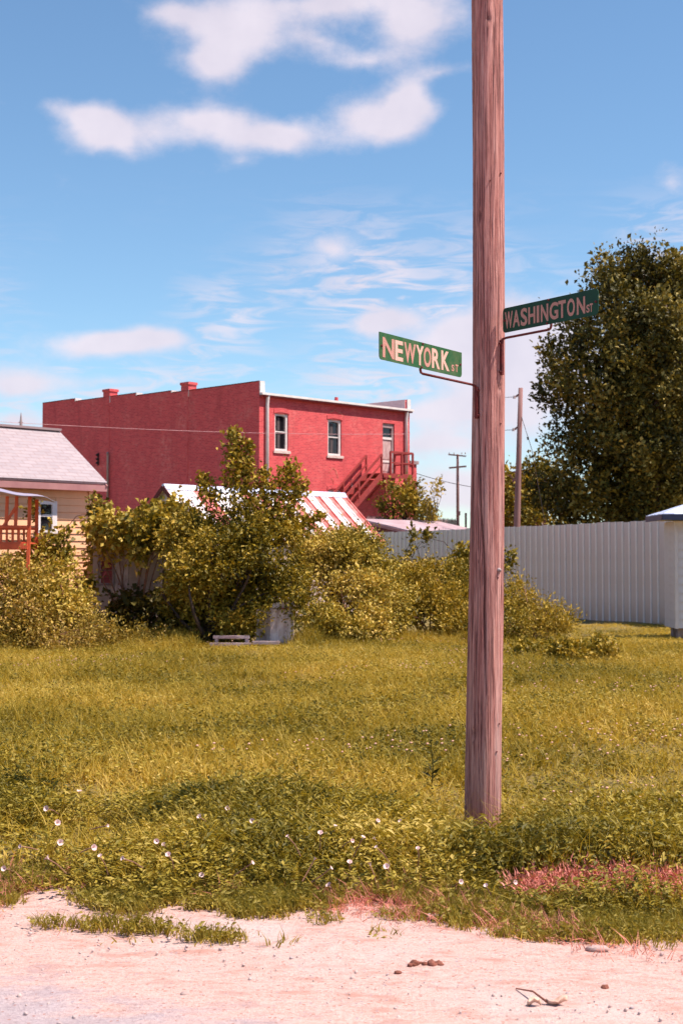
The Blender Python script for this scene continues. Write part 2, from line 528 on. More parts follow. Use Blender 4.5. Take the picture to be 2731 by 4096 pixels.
class MB:
    def __init__(self):
        self.v, self.f, self.uv = [], [], None

    def quad(self, a, b, c, d):
        i = len(self.v)
        self.v += [tuple(a), tuple(b), tuple(c), tuple(d)]
        self.f.append((i, i + 1, i + 2, i + 3))
        return self

    def poly(self, pts):
        i = len(self.v)
        self.v += [tuple(p) for p in pts]
        self.f.append(tuple(range(i, i + len(pts))))
        return self

    def box(self, x0, x1, y0, y1, z0, z1):
        i = len(self.v)
        self.v += [(x0, y0, z0), (x1, y0, z0), (x1, y1, z0), (x0, y1, z0), (x0, y0, z1), (x1, y0, z1), (x1, y1, z1), (x0, y1, z1)]
        self.f += [(i, i + 3, i + 2, i + 1), (i + 4, i + 5, i + 6, i + 7), (i, i + 1, i + 5, i + 4), (i + 1, i + 2, i + 6, i + 5),
                   (i + 2, i + 3, i + 7, i + 6), (i + 3, i, i + 4, i + 7)]
        return self

    def hexa(self, bot, top):
        i = len(self.v)
        n = len(bot)
        self.v += [tuple(p) for p in bot] + [tuple(p) for p in top]
        self.f.append(tuple(i + k for k in reversed(range(n))))
        self.f.append(tuple(i + n + k for k in range(n)))
        for k in range(n):
            k2 = (k + 1) % n
            self.f.append((i + k, i + k2, i + n + k2, i + n + k))
        return self

    def bar(self, p, q, w, h=None):
        """rectangular bar from p to q"""
        h = h or w
        p, q = Vector(p), Vector(q)
        d = (q - p).normalized()
        up = Vector((0, 0, 1)) if abs(d.z) < .95 else Vector((0, 1, 0))
        s = d.cross(up).normalized() * (w / 2)
        u = s.cross(d).normalized() * (h / 2)
        return self.hexa([p - s - u, p + s - u, p + s + u, p - s + u], [q - s - u, q + s - u, q + s + u, q - s + u])

    def tube(self, pts, radii, n=8, cap=True):
        pts = [Vector(p) for p in pts]
        if not hasattr(radii, '__len__'):
            radii = [radii] * len(pts)
        base = len(self.v)
        ref = None
        for k, p in enumerate(pts):
            a = pts[max(k - 1, 0)]
            c = pts[min(k + 1, len(pts) - 1)]
            d = (c - a).normalized()
            if ref is None or abs(ref.dot(d)) > .98:
                ref = Vector((1, 0, 0)) if abs(d.x) < .8 else Vector((0, 1, 0))
            s = d.cross(ref).normalized()
            u = s.cross(d).normalized()
            ref = u.cross(d) * -1 if False else ref
            for j in range(n):
                t = 2 * math.pi * j / n
                self.v.append(tuple(p + (s * math.cos(t) + u * math.sin(t)) * radii[k]))
        for k in range(len(pts) - 1):
            for j in range(n):
                j2 = (j + 1) % n
                a, b2 = base + k * n + j, base + k * n + j2
                self.f.append((a, b2, b2 + n, a + n))
        if cap:
            self.f.append(tuple(base + j for j in reversed(range(n))))
            self.f.append(tuple(base + (len(pts) - 1) * n + j for j in range(n)))
        return self

    def mesh(self, name, smooth=False):
        me = bpy.data.meshes.new(name)
        me.from_pydata(self.v, [], self.f)
        if smooth:
            me.shade_smooth()
        me.update()
        return me

    def build(self, name, mat, parent=None, smooth=False, uvfn=None):
        me = self.mesh(name, smooth)
        if uvfn:
            ul = me.uv_layers.new(name='UVMap')
            for lp in me.loops:
                ul.data[lp.index].uv = uvfn(me.vertices[lp.vertex_index].co)
        return link(name, me, mat, parent)


def fast_mesh(name, verts, faces, attrs=None):
    """verts (n,3), faces (m,k) arrays; attrs: name -> per-vertex float"""
    me = bpy.data.meshes.new(name)
    n, (mf, k) = len(verts), faces.shape
    me.vertices.add(n)
    me.vertices.foreach_set('co', np.ascontiguousarray(verts, np.float32).ravel())
    me.loops.add(mf * k)
    me.loops.foreach_set('vertex_index', np.ascontiguousarray(faces, np.int32).ravel())
    me.polygons.add(mf)
    me.polygons.foreach_set('loop_start', np.arange(0, mf * k, k, dtype=np.int32))
    me.update(calc_edges=True)
    for an, av in (attrs or {}).items():
        a = me.attributes.new(an, 'FLOAT', 'POINT')
        a.data.foreach_set('value', np.ascontiguousarray(av, np.float32))
    me.validate()
    return me


# ------------------------------------------------------------------ foliage
def unit(a):
    return a / np.maximum(np.linalg.norm(a, axis=1, keepdims=True), 1e-9)


def leaf_mesh(name, cen, axis, size, width=.6, fold=.25, up=.6, g=None, tone=None):
    """one folded diamond leaf of two triangles at each centre, long axis = axis"""
    g = g or rng
    n = len(cen)
    axis = unit(axis)
    nrm = g.normal(size=(n, 3)) * .75
    nrm[:, 2] += up
    side = unit(np.cross(axis, nrm))
    nn = unit(np.cross(side, axis))
    L = size[:, None]
    base = cen - axis * L * .5
    tip = cen + axis * L * .5 - nn * L * .12
    mid = cen + axis * L * .06
    lf = mid + side * L * width * .5 + nn * L * fold * width
    rt = mid - side * L * width * .5 + nn * L * fold * width
    v = np.stack([base, lf, tip, rt], 1).reshape(-1, 3)
    i = np.arange(n)[:, None] * 4
    f = np.concatenate([np.concatenate([i, i + 2, i + 1], 1), np.concatenate([i, i + 3, i + 2], 1)], 0)
    r = g.random(n)
    if tone is not None:
        r = np.clip(.5 * r + .5 * tone, 0, 1)
    return fast_mesh(name, v, f, {'rnd': np.repeat(r, 4)})


def blob_clusters(blobs, spacing, g, shell=.55, cap=4000):
    """cluster centres inside ellipsoids, mostly near their surfaces; returns centres and outward directions"""
    cs, ds = [], []
    for (c, r) in blobs:
        c, r = np.array(c), np.array(r)
        area = 4 * math.pi * (((r[0] * r[1]) ** 1.6 + (r[0] * r[2]) ** 1.6 + (r[1] * r[2]) ** 1.6) / 3) ** (1 / 1.6)
        n = int(min(cap, max(4, area / spacing ** 2 * 1.6)))
        d = unit(g.normal(size=(n, 3)))
        rad = shell + (1.06 - shell) * g.random(n) ** .55
        rad *= 1 + .28 * np.sin(d[:, 0] * 7 + c[0] * 9) * np.cos(d[:, 2] * 8 + c[1] * 7)
        cs.append(c + d * r * rad[:, None])
        ds.append(d)
    return np.concatenate(cs), np.concatenate(ds)


def holes(cs, scale, seed, thr):
    """smooth 3D noise test that opens gaps through a crown"""
    r = np.random.default_rng(seed)
    v = np.zeros(len(cs))
    for k in range(7):
        d = unit(r.normal(size=(1, 3)))[0]
        v += np.sin(cs @ d * scale * (.7 + .8 * r.random()) + r.random() * 6.28)
    return v / 7 > thr


def tufts(cs, ds, per, rad, leaf, g, updir=.5, spread=1.0):
    n = len(cs)
    k = np.repeat(np.arange(n), per)
    off = g.normal(size=(len(k), 3)) * rad * .55
    stem = unit(ds * .6 + np.array([0, 0, updir]) + g.normal(size=(n, 3)) * .35)
    along = (g.random(len(k)) - .35) * rad * 1.6
    cen = cs[k] + off * spread + stem[k] * along[:, None]
    ax = unit(off / (rad + 1e-6) + stem[k] * .7 + g.normal(size=(len(k), 3)) * .5)
    ax[:, 2] -= .15
    sz = leaf * (.5 + 1.1 * g.random(len(k)) ** 1.6)
    tufts.tone = np.clip(g.random(n) * .7 + .3 * (g.random() + np.sin(cs[:, 0] * 2.1 + cs[:, 2] * 1.7)), 0, 1)[k]
    return cen, ax, sz


def limbs(mb, base, targets, r0, g, n=6, bend=.15):
    base = Vector(base)
    for tgt in targets:
        tgt = Vector(tgt)
        pts, rad = [], []
        d = tgt - base
        side = Vector(g.normal(size=3)) * d.length * bend
        for k in range(n):
            t = k / (n - 1)
            p = base + d * t + side * math.sin(t * math.pi) + Vector((0, 0, d.length * .10 * math.sin(t * math.pi)))
            pts.append(p)
            rad.append(r0 * (1 - t) ** .8 + r0 * .12)
        mb.tube(pts, rad, 6)


def plant(name, label, cat, base, blobs, leafm, leaf, spacing, per, rad, seed, group=None, stem_r=.03, stems=6, updir=.5,
          shell=.55, width=.6, stem_mat='bark', upn=.6, extra=None, crown='foliage', trunk='stem'):
    g = np.random.default_rng(seed)
    root = empty(name, base, 0, label, cat, group)
    b0 = np.array(base)
    bl = [(np.array(c) - b0, r) for c, r in blobs]
    cs, ds = blob_clusters(bl, spacing, g, shell)
    keep = (cs[:, 2] > .02) & holes(cs, 7.0, seed, -.13)
    cs, ds = cs[keep], ds[keep]
    cen, ax, sz = tufts(cs, ds, per, rad, leaf, g, updir)
    tone = tufts.tone
    ns_ = max(6, len(cs) // 9)
    si = g.choice(len(cs), ns_)
    sd_ = unit(ds[si] * .5 + np.array([0, 0, .75]) + g.normal(size=(ns_, 3)) * .3)
    sl_n = (.22 + .38 * g.random(ns_) ** 2) * (rad / .155)
    kk = np.repeat(np.arange(ns_), 16)
    tt = g.random(len(kk)) ** .8
    sc_p = cs[si][kk] + sd_[kk] * (tt * sl_n[kk])[:, None] + g.normal(size=(len(kk), 3)) * (rad * .28 * (1.2 - tt))[:, None]
    keep2 = sc_p[:, 2] > .02
    sa_ = unit(g.normal(size=(len(kk), 3)) + sd_[kk] * .5)
    cen = np.concatenate([cen, sc_p[keep2]])
    ax = np.concatenate([ax, sa_[keep2]])
    sz = np.concatenate([sz, (leaf * (.55 + .6 * g.random(len(kk))))[keep2]])
    if extra is not None:
        ec, ea, es = extra(g, b0)
        cen, ax, sz = np.concatenate([cen, ec]), np.concatenate([ax, ea]), np.concatenate([sz, es])
    if len(tone) < len(cen):
        tone = np.concatenate([tone, .45 + .55 * g.random(len(cen) - len(tone))])
    me = leaf_mesh(crown, cen, ax, sz, width, up=upn, g=g, tone=tone)
    link(crown, me, leafm, root)
    mb = MB()
    sel = g.choice(len(cs), min(stems, len(cs)), replace=False)
    limbs(mb, (0, 0, 0), [tuple(cs[i] * .96) for i in sel], stem_r, g)
    mb.build(trunk, stem_mat, root, True)
    return root


def pblob(px, py, D, rx, ry, rd):
    """ellipsoid from photo pixels: centre, half width, half height in pixels at distance D, half depth in metres"""
    k = D / F
    return (tuple(P(px, py, D)), (rx * k, rd, ry * k))


# ------------------------------------------------------------------ stamping of many small pieces into one mesh (grass and the like)
def proto_arrays(me):
    v = np.empty(len(me.vertices) * 3, np.float32)
    me.vertices.foreach_get('co', v)
    f = np.empty(len(me.loops), np.int32)
    me.loops.foreach_get('vertex_index', f)
    r = np.empty(len(me.vertices), np.float32)
    me.attributes['rnd'].data.foreach_get('value', r)
    return v.reshape(-1, 3), f.reshape(-1, 3), r


def scatter(name, pts, rot, scl, protos, kinds, label, cat, mats, patch=None):
    """stamp triangle pieces at the points; the per-vertex value 'rnd' mixes piece, spot and patch variation"""
    g2 = np.random.default_rng(len(pts))
    VV, FF, RR, MI = [], [], [], []
    base = 0
    if patch is None:
        patch = np.full(len(pts), .5)
    for i, pm in enumerate(protos):
        sel = np.where(kinds == i)[0]
        if len(sel) == 0:
            continue
        v, f, r = proto_arrays(pm)
        cx, cy, cz = [np.cos(rot[sel, k])[:, None] for k in range(3)]
        sx, sy, sz = [np.sin(rot[sel, k])[:, None] for k in range(3)]
        X, Y, Z = [v[None, :, k] * scl[sel, k][:, None] for k in range(3)]
        Y, Z = Y * cx - Z * sx, Y * sx + Z * cx
        X, Z = X * cy + Z * sy, -X * sy + Z * cy
        X, Y = X * cz - Y * sz, X * sz + Y * cz
        p = pts[sel]
        W = np.stack([X + p[:, 0:1], Y + p[:, 1:2], Z + p[:, 2:3]], -1).reshape(-1, 3)
        n, k = len(sel), len(v)
        VV.append(W)
        FF.append((f[None] + (np.arange(n) * k)[:, None, None]).reshape(-1, 3) + base)
        rr = .45 * r[None] + .2 * g2.random(n)[:, None] + .35 * patch[sel][:, None]
        RR.append(np.clip(rr, 0, 1).ravel())
        MI.append(np.full(n * len(f), mats.index(pm.materials[0].name.split('.')[0])))
        base += n * k
    me = fast_mesh(name, np.concatenate(VV), np.concatenate(FF), {'rnd': np.concatenate(RR)})
    o = link(name, me)
    for mt in mats:
        me.materials.append(M[mt])
    me.polygons.foreach_set('material_index', np.concatenate(MI).astype(np.int32))
    tag(o, label, cat, None, 'stuff')
    return o


def blade_clump(name, n, h, wid, spread, lean, mat, seed, seg=2):
    g = np.random.default_rng(seed)
    V, Fc, Rn = [], [], []
    for k in range(n):
        a = g.random() * 6.283
        bx, by = g.normal(size=2) * spread
        hh = h * (.45 + .75 * g.random())
        ln = lean * (.3 + g.random()) * hh
        wa = g.random() * 3.1416
        wx, wy = math.cos(wa) * wid / 2, math.sin(wa) * wid / 2
        i = len(V)
        r = g.random()
        for s in range(seg):
            t = s / seg
            ox, oy = math.cos(a) * ln * t ** 1.8, math.sin(a) * ln * t ** 1.8
            tw = 1 - .55 * t
            z = hh * t * (1 - .12 * t)
            V += [(bx + ox - wx * tw, by + oy - wy * tw, z), (bx + ox + wx * tw, by + oy + wy * tw, z)]
            Rn += [r, r]
        V.append((bx + math.cos(a) * ln, by + math.sin(a) * ln, hh * .88))
        Rn.append(r)
        for s in range(seg - 1):
            q = i + s * 2
            Fc += [(q, q + 1, q + 3), (q, q + 3, q + 2)]
        q = i + (seg - 1) * 2
        Fc.append((q, q + 1, q + 2))
    me = fast_mesh(name, np.array(V), np.array(Fc), {'rnd': np.array(Rn)})
    me.materials.append(M[mat])
    return me


def leafy_clump(name, n, h, leaf, spread, mat, seed, width=.5):
    g = np.random.default_rng(seed)
    k = max(3, n // 7)
    st = g.normal(size=(k, 2)) * spread
    si = g.integers(0, k, n)
    t = g.random(n) ** .7
    hh = h * (.5 + .6 * g.random(k))
    cen = np.stack([st[si, 0] * (1 + t * .6), st[si, 1] * (1 + t * .6), t * hh[si] + .01], 1)
    az = g.random(n) * 6.283
    ax = np.stack([np.cos(az), np.sin(az), g.random(n) * 1.1 - .15], 1)
    cen += unit(ax) * leaf * .5
    sz = leaf * (.6 + .7 * g.random(n))
    me = leaf_mesh(name, cen, ax, sz, width, up=1.2, g=g)
    me.materials.append(M[mat])
    return me


def ball_mesh(name, r, mat, sub=1):
    import bmesh
    bm = bmesh.new()
    bmesh.ops.create_icosphere(bm, subdivisions=sub, radius=r)
    for v in bm.verts:
        v.co *= 1 + .35 * (random.random() - .5)
        v.co.z *= .7
    me = bpy.data.meshes.new(name)
    bm.to_mesh(me)
    bm.free()
    a = me.attributes.new('rnd', 'FLOAT', 'POINT')
    a.data.foreach_set('value', [random.random() for _ in me.vertices])
    me.materials.append(M[mat])
    return me


# ================================================================== GROUND
def edge_d(x):
    """distance at which the gravel shoulder gives way to the verge"""
    s = np.clip((np.asarray(x, float) - .25) / .8, 0, 1)
    s = s * s * (3 - 2 * s)
    return 6.46 - .40 * s + .07 * np.sin(x * 3.1) + .05 * np.sin(x * 7.7 + 1) + .03 * np.sin(x * 17)


def gz(x, y):
    x, y = np.asarray(x, float), np.asarray(y, float)
    f = np.clip((y - 6.4) / 1.6, 0, 1)
    return f * (.025 + .03 * np.sin(x * .9 + y * .35) + .02 * np.sin(x * 2.3 - y * 1.1)) * np.clip((60 - y) / 30, 0, 1)


nx, ny = 90, 130
xs = np.concatenate([[-3000, -600, -150, -60], np.linspace(-22, 22, nx), [60, 150, 600, 3000]])
ys = np.concatenate([[-3000, -300, -40, -5], np.linspace(3, 48, ny), [70, 110, 300, 900, 5500]])
XX, YY = np.meshgrid(xs, ys)
ZZ = gz(XX, YY)
V = np.stack([XX, YY, ZZ], -1).reshape(-1, 3)
w_ = len(xs)
ii, jj = np.meshgrid(np.arange(w_ - 1), np.arange(len(ys) - 1))
q = (jj * w_ + ii).ravel()[:, None]
Fq = np.concatenate([q, q + 1, q + w_ + 1, q + w_], 1)
me = fast_mesh('ground', V, Fq)
me.shade_smooth()
tag(link('ground', me, 'soil'), 'golden green lot with earth under the grass', None, None, 'structure')

# gravel shoulder: sheet with ragged far edge, slightly uneven
gx = np.linspace(-14, 14, 281)
gv = np.linspace(0, 1, 46)
GX, GV = np.meshgrid(gx, gv)
near = -6.0
GY = near + (edge_d(GX) + .35 - near) * GV ** .6
GZ = .008 + .014 * np.sin(GX * 2.1 + GY * 1.7) * np.sin(GY * 2.9 + GX) * (GV < .985) + .004 * np.sin(GX * 9 + GY * 14)
GZ = np.maximum(GZ + .006, .005) + gz(GX, GY)
V = np.stack([GX, GY, GZ], -1).reshape(-1, 3)
ii, jj = np.meshgrid(np.arange(len(gx) - 1), np.arange(len(gv) - 1))
q = (jj * len(gx) + ii).ravel()[:, None]
me = fast_mesh('gravel_shoulder', V, np.concatenate([q, q + 1, q + len(gx) + 1, q + len(gx)], 1))
me.shade_smooth()
tag(link('gravel_shoulder', me, 'gravel'), 'pale pinkish gravel shoulder in the foreground', None, None, 'structure')

# ================================================================== UTILITY POLE
PD = 8.6
ctr = [(0 - 3200, 1940), (0, 1948), (750, 1951), (1500, 1954), (2500, 1943), (3308, 1928), (3400, 1926)]
rad = [(-3200, 57), (0, 62.5), (1500, 64.5), (2500, 70), (3308, 72), (3400, 73)]


def interp(tab, y):
    return float(np.interp(y, [a for a, _ in tab], [b_ for _, b_ in tab]))


NS, NH = 150, 330
pyv = np.linspace(3370, -3000, NH)
g = np.random.default_rng(3)
th = np.linspace(0, 2 * math.pi, NS, endpoint=False)
cracks = []
for k in range(150):
    cracks.append((g.random() * 6.283, g.random(), .05 + .22 * g.random() ** 2, .0025 + .0045 * g.random(), .5 + .9 * g.random()))
V, CK = [], []
knots = [(1990, 1548, .013), (1890, 2930, .015), (1907, 2240, .009), (1946, 95, .016), (1913, 880, .014)]
for r_, py in enumerate(pyv):
    c = P(interp(ctr, py), py, PD)
    R0 = interp(rad, py) / F * PD
    t = r_ / (NH - 1)
    dep = np.zeros(NS)
    ck = np.zeros(NS)
    for (a0, t0, ln, dp, wd) in cracks:
        if abs(t - t0) < ln:
            env = 1 - (abs(t - t0) / ln) ** 2
            aa = a0 + .05 * math.sin(t * 40 + a0 * 9) + .25 * (t - t0)
            dd = np.abs((th - aa + math.pi) % (2 * math.pi) - math.pi)
            gsh = np.exp(-(dd / (.028 * wd)) ** 2)
            dep = np.maximum(dep, gsh * dp * env)
            ck = np.maximum(ck, gsh * env * min(1, .8 * dp / .005))
    # the long split on the camera's left, from the bracket down
    if 1560 < py < 2820:
        cx = float(np.interp(py, [1560, 1700, 2000, 2200, 2330, 2450, 2820], [1906, 1907, 1912, 1926, 1930, 1928, 1936]))
        u = (cx - interp(ctr, py)) / interp(rad, py)
        aa = -math.pi / 2 + math.asin(max(-.98, min(.98, u)))
        dd = np.abs((th - aa + math.pi) % (2 * math.pi) - math.pi)
        wdt = .055 if py < 2500 else .035
        env = min(1, (py - 1560) / 60, (2820 - py) / 300)
        gsh = np.exp(-(dd / wdt) ** 2)
        dep = np.maximum(dep, gsh * .020 * env)
        ck = np.maximum(ck, gsh * env)
    for (kx, ky, kr) in knots:
        u = (kx - interp(ctr, ky)) / interp(rad, ky)
        aa = -math.pi / 2 + math.asin(u)
        dd = ((th - aa + math.pi) % (2 * math.pi) - math.pi) * R0
        dz = (py - ky) / F * PD
        q2 = np.exp(-(dd ** 2 + (dz * .7) ** 2) / kr ** 2)
        rim = np.exp(-(dd ** 2 + (dz * .5) ** 2) / (kr * 2.4) ** 2)
        dep = dep + q2 * .014 - rim * .006
        ck = np.maximum(ck, q2)
    wob = .0025 * np.sin(th * 3 + py * .002) + .0015 * np.sin(th * 7 + py * .004)
    rr = R0 + wob - dep + g.normal(size=NS) * .0004
    for k in range(NS):
        V.append((c.x + math.cos(th[k]) * rr[k], c.y + math.sin(th[k]) * rr[k], c.z))
    CK += list(np.clip(ck, 0, 1))
V = np.array(V)
ii, jj = np.meshgrid(np.arange(NS), np.arange(NH - 1))
a_ = (jj * NS + ii).ravel()
b_ = (jj * NS + (ii + 1) % NS).ravel()
Fq = np.stack([a_, b_, b_ + NS, a_ + NS], 1)
pole_base = P(1928, 3308, PD)
V -= np.array([pole_base.x, pole_base.y, 0])
pole = empty('utility_pole', (pole_base.x, pole_base.y, 0), 0,
             'tall weathered pinkish wooden pole standing in the weeds with both street signs', 'pole')
me = fast_mesh('pole_shaft', V, Fq, {'crack': np.array(CK)})
me.shade_smooth()
link('pole_shaft', me, 'pole_wood', pole)
top = P(1940, -3000, PD)
MB().tube([(top.x - pole_base.x, top.y - pole_base.y, top.z - .04), (top.x - pole_base.x, top.y - pole_base.y, top.z + .05)],
          [.088, .06], 20).build('pole_cap', 'pole_wood', pole)


def pole_point(px, py, out=0.0):
    """point on the visible pole surface at a photo pixel"""
    c = P(interp(ctr, py), py, PD)
    u = (px - interp(ctr, py)) / interp(rad, py)
    R0 = interp(rad, py) / F * PD + out
    return Vector((c.x + u * R0, c.y - math.sqrt(max(0, 1 - u * u)) * R0, c.z))


bp_ = pole_point(1987, 2280, .004) - Vector((pole_base.x, pole_base.y, 0))
nb = Vector((.5, -.86, 0))
mb = MB()
mb.tube([bp_ - nb * .012, bp_ + nb * .004], .014, 12)
mb.tube([bp_ + nb * .004, bp_ + nb * .014], [.009, .007], 8)
mb.build('bolt', 'bolt', pole, True)
for (kx, ky) in ((1983, 2311), (1952, 740), (1996, 706), (1989, 2890), (1978, 3000), (1995, 1700)):
    q_ = pole_point(kx, ky, .001) - Vector((pole_base.x, pole_base.y, 0))
    MB().tube([q_ + Vector((0, .008, 0)), q_ + Vector((.001, -.006, .001))], .0045, 6).build('nail', 'rust_iron', pole)

# ================================================================== STREET SIGNS
_fc = {}


def glyph(ch, mirror=False):
    """flat extruded outline of one character scaled to a unit box"""
    if ch in _fc:
        return _fc[ch]
    cu = bpy.data.curves.new('glyph', 'FONT')
    cu.body = ch
    cu.offset = .026
    cu.extrude = .01
    cu.resolution_u = 4
    ob = bpy.data.objects.new('glyph', cu)
    me = bpy.data.meshes.new_from_object(ob)
    co = np.array([v.co[:] for v in me.vertices])
    lo, hi = co.min(0), co.max(0)
    co = (co - lo) / np.maximum(hi - lo, 1e-6)
    for v, c3 in zip(me.vertices, co):
        v.co = c3
    bpy.data.objects.remove(ob)
    _fc[ch] = me
    return me


def rounded(w_, h_, r_tl, r_tr, r_br, r_bl, n=7):
    pts = []
    for (cx, cz, r, a0) in ((w_ - r_br, r_br, r_br, -90), (w_ - r_tr, h_ - r_tr, r_tr, 0), (r_tl, h_ - r_tl, r_tl, 90), (r_bl, r_bl, r_bl, 180)):
        for k in range(n):
            a = R(a0 + 90 * k / (n - 1))
            pts.append((cx + math.cos(a) * r, cz + math.sin(a) * r))
    return pts


def street_sign(label, C, d, L, H, lc, z_rod, drop, letters, small, lm, gm, radii, flip, low):
    """C: bracket bend on the pole; d: horizontal unit direction outwards; lc: distance along rod of the sign's middle"""
    ang = math.atan2(d.y, d.x)
    # local frame: +x = reading direction seen from the camera, -y = towards the camera
    x_dir = d if not flip else -d
    ang = math.atan2(x_dir.y, x_dir.x)
    mid = C + d * lc
    root = empty('street_sign', (mid.x, mid.y, z_rod), ang, label, 'street sign')
    z0 = drop
    mb = MB()
    pts = rounded(L, H, *radii)
    mb.hexa([(p[0] - L / 2, .002, p[1] + z0) for p in pts], [(p[0] - L / 2, -.002, p[1] + z0) for p in pts])
    plate = mb.build('plate', gm, root)
    for (ch, u0, u1, v0, v1) in letters + small:
        o = link('letter', glyph(ch), None, plate)
        o.rotation_euler = (math.pi / 2, 0, 0)
        o.scale = ((u1 - u0) * L, (v1 - v0) * H, .0012)
        o.location = (u0 * L - L / 2, -.0022, z0 + v0 * H)
        o.data.materials.clear()
        o.data.materials.append(M[lm])
    for (u, v) in ((.5, .95), (.485, .04), (.015, .5), (.985, .5)):
        bx, bz = (u - .5) * L * .985, z0 + v * H
        MB().tube([(bx, -.0015, bz), (bx, -.009, bz)], [.0075, .0055], 8).build('rivet', 'rust_iron', root)
    # bracket: rod under the sign, bend and flat strap down the pole
    e = -lc if not flip else lc
    s = 1 if not flip else -1
    mb = MB()
    rp = [(0 - s * -.012, .006, z0 + H * .10), (s * .012, .006, .018), (s * .004, .006, .004), (-s * .014, .006, 0)]
    rp += [(e * t, .006, 0) for t in (.3, .6, .9)] + [(e * .985, .006, -.004), (e, .006, -.016)]
    mb.tube(rp, [.0075] * len(rp), 8)
    br = mb.build('bracket', 'rust_iron', root, True)
    mb = MB()
    mb.box(e - .011, e + .011, -.004, .012, -low, -.008)
    mb.build('strap', 'rust_iron', br)
    for zz in (-.03, -low + .02):
        MB().tube([(e + (.012 if not flip else -.012) * 0, -.003, zz), (e, -.014, zz)], [.009, .006], 8).build('lag_bolt', 'rust_iron', br)
    return root


C1 = pole_point(1907, 1548, .010)
d1 = Vector((-.55, -.835, 0)).normalized()
ny_letters = [('N', .035, .165, .10, .84), ('E', .175, .265, .09, .84), ('W', .280, .415, .10, .85), ('Y', .420, .512, .11, .86),
              ('O', .512, .602, .10, .86), ('R', .614, .712, .12, .88), ('K', .732, .835, .13, .89)]
ny_small = [('S', .862, .896, .17, .43), ('T', .912, .950, .17, .47)]
street_sign('faded green plate with square upper corners reading NEWYORK ST, left of the pole', C1, d1, .92, .148, .655, C1.z, .026,
            ny_letters, ny_small, 'letter_pale', 'sign_green', (.002, .002, .024, .024), True, .20)
C2 = pole_point(1993, 1363, .010)
d2 = Vector((.577, -.816, 0)).normalized()
wa_letters = [('W', .024, .112, .15, .83), ('A', .113, .190, .15, .83), ('S', .200, .272, .13, .84), ('H', .284, .358, .15, .82),
              ('I', .374, .400, .15, .82), ('N', .418, .496, .14, .82), ('G', .510, .600, .14, .82), ('T', .602, .678, .14, .82),
              ('O', .692, .770, .14, .82), ('N', .790, .872, .14, .80)]
wa_small = [('S', .884, .916, .15, .45), ('T', .918, .948, .15, .47)]
street_sign('dark shaded green plate with rounded corners reading WASHINGTON ST, right of the pole', C2, d2, .79, .148, .413, C2.z, .030,
            wa_letters, wa_small, 'letter_worn', 'sign_green_dark', (.024, .024, .024, .024), False, .22)

# ================================================================== BRICK BUILDING
BROT = math.atan2(.714, .70)
DR = Vector((math.cos(BROT), math.sin(BROT), 0))
DL = Vector((-DR.y, DR.x, 0))
BC = P(1037, 1700, 62.0)
BC.z = 0
bld = empty('brick_building', BC, BROT, 'two storey red painted brick building with stepped parapet and iron stair', 'building')


def hit(px, py, p0, nrm):
    r = ray(px, py)
    o = Vector((0, 0, CH))
    return o + r * ((p0 - o).dot(nrm) / r.dot(nrm))


def fac(px, py, off=0.0):
    """photo pixel -> (along rear wall, height) on the rear wall plane moved out by off metres"""
    q = hit(px, py, BC - DL * off, DL)
    return (q - BC).dot(DR), q.z


def sid(px, py):
    q = hit(px, py, BC, DR)
    return (q - BC).dot(DL), q.z


WL = fac(1637, 1700)[0]
SL = sid(171, 1800)[0]
ZG = fac(1045, 1574)[1]


def wall_open(mb, x0, x1, z0, z1, holes, depth):
    """wall face in the plane y=0 facing -y with rectangular openings and reveals"""
    xs_ = sorted({x0, x1} | {h[0] for h in holes} | {h[1] for h in holes})
    zs_ = sorted({z0, z1} | {h[2] for h in holes} | {h[3] for h in holes})
    for a, b2 in zip(xs_[:-1], xs_[1:]):
        for c, d in zip(zs_[:-1], zs_[1:]):
            mx, mz = (a + b2) / 2, (c + d) / 2
            if any(h[0] < mx < h[1] and h[2] < mz < h[3] for h in holes):
                continue
            mb.quad((a, 0, c), (b2, 0, c), (b2, 0, d), (a, 0, d))
    for (a, b2, c, d) in holes:
        mb.quad((a, 0, c), (a, depth, c), (a, depth, d), (a, 0, d))
        mb.quad((b2, depth, c), (b2, 0, c), (b2, 0, d), (b2, depth, d))
        mb.quad((a, 0, c), (b2, 0, c), (b2, depth, c), (a, depth, c))
        mb.quad((a, depth, d), (b2, depth, d), (b2, 0, d), (a, 0, d))
    return mb


def rect(pxl, pyt, pxr, pyb):
    m_ = (pxl + pxr) / 2
    x0 = fac(pxl, (pyt + pyb) / 2)[0]
    x1 = fac(pxr, (pyt + pyb) / 2)[0]
    return [x0, x1, fac(m_, pyb)[1], fac(m_, pyt)[1]]


h1 = rect(1099, 1656, 1153, 1803)
h2 = rect(1311, 1680, 1365, 1822)
hd = rect(1530, 1694, 1577, 1898)
h3 = rect(1312, 1961, 1365, 2080)
wall_open(MB(), 0, WL, 0, ZG - .05, [tuple(h1), tuple(h2), tuple(hd), tuple(h3)], .22).build('rear_wall', 'brick_red', bld)

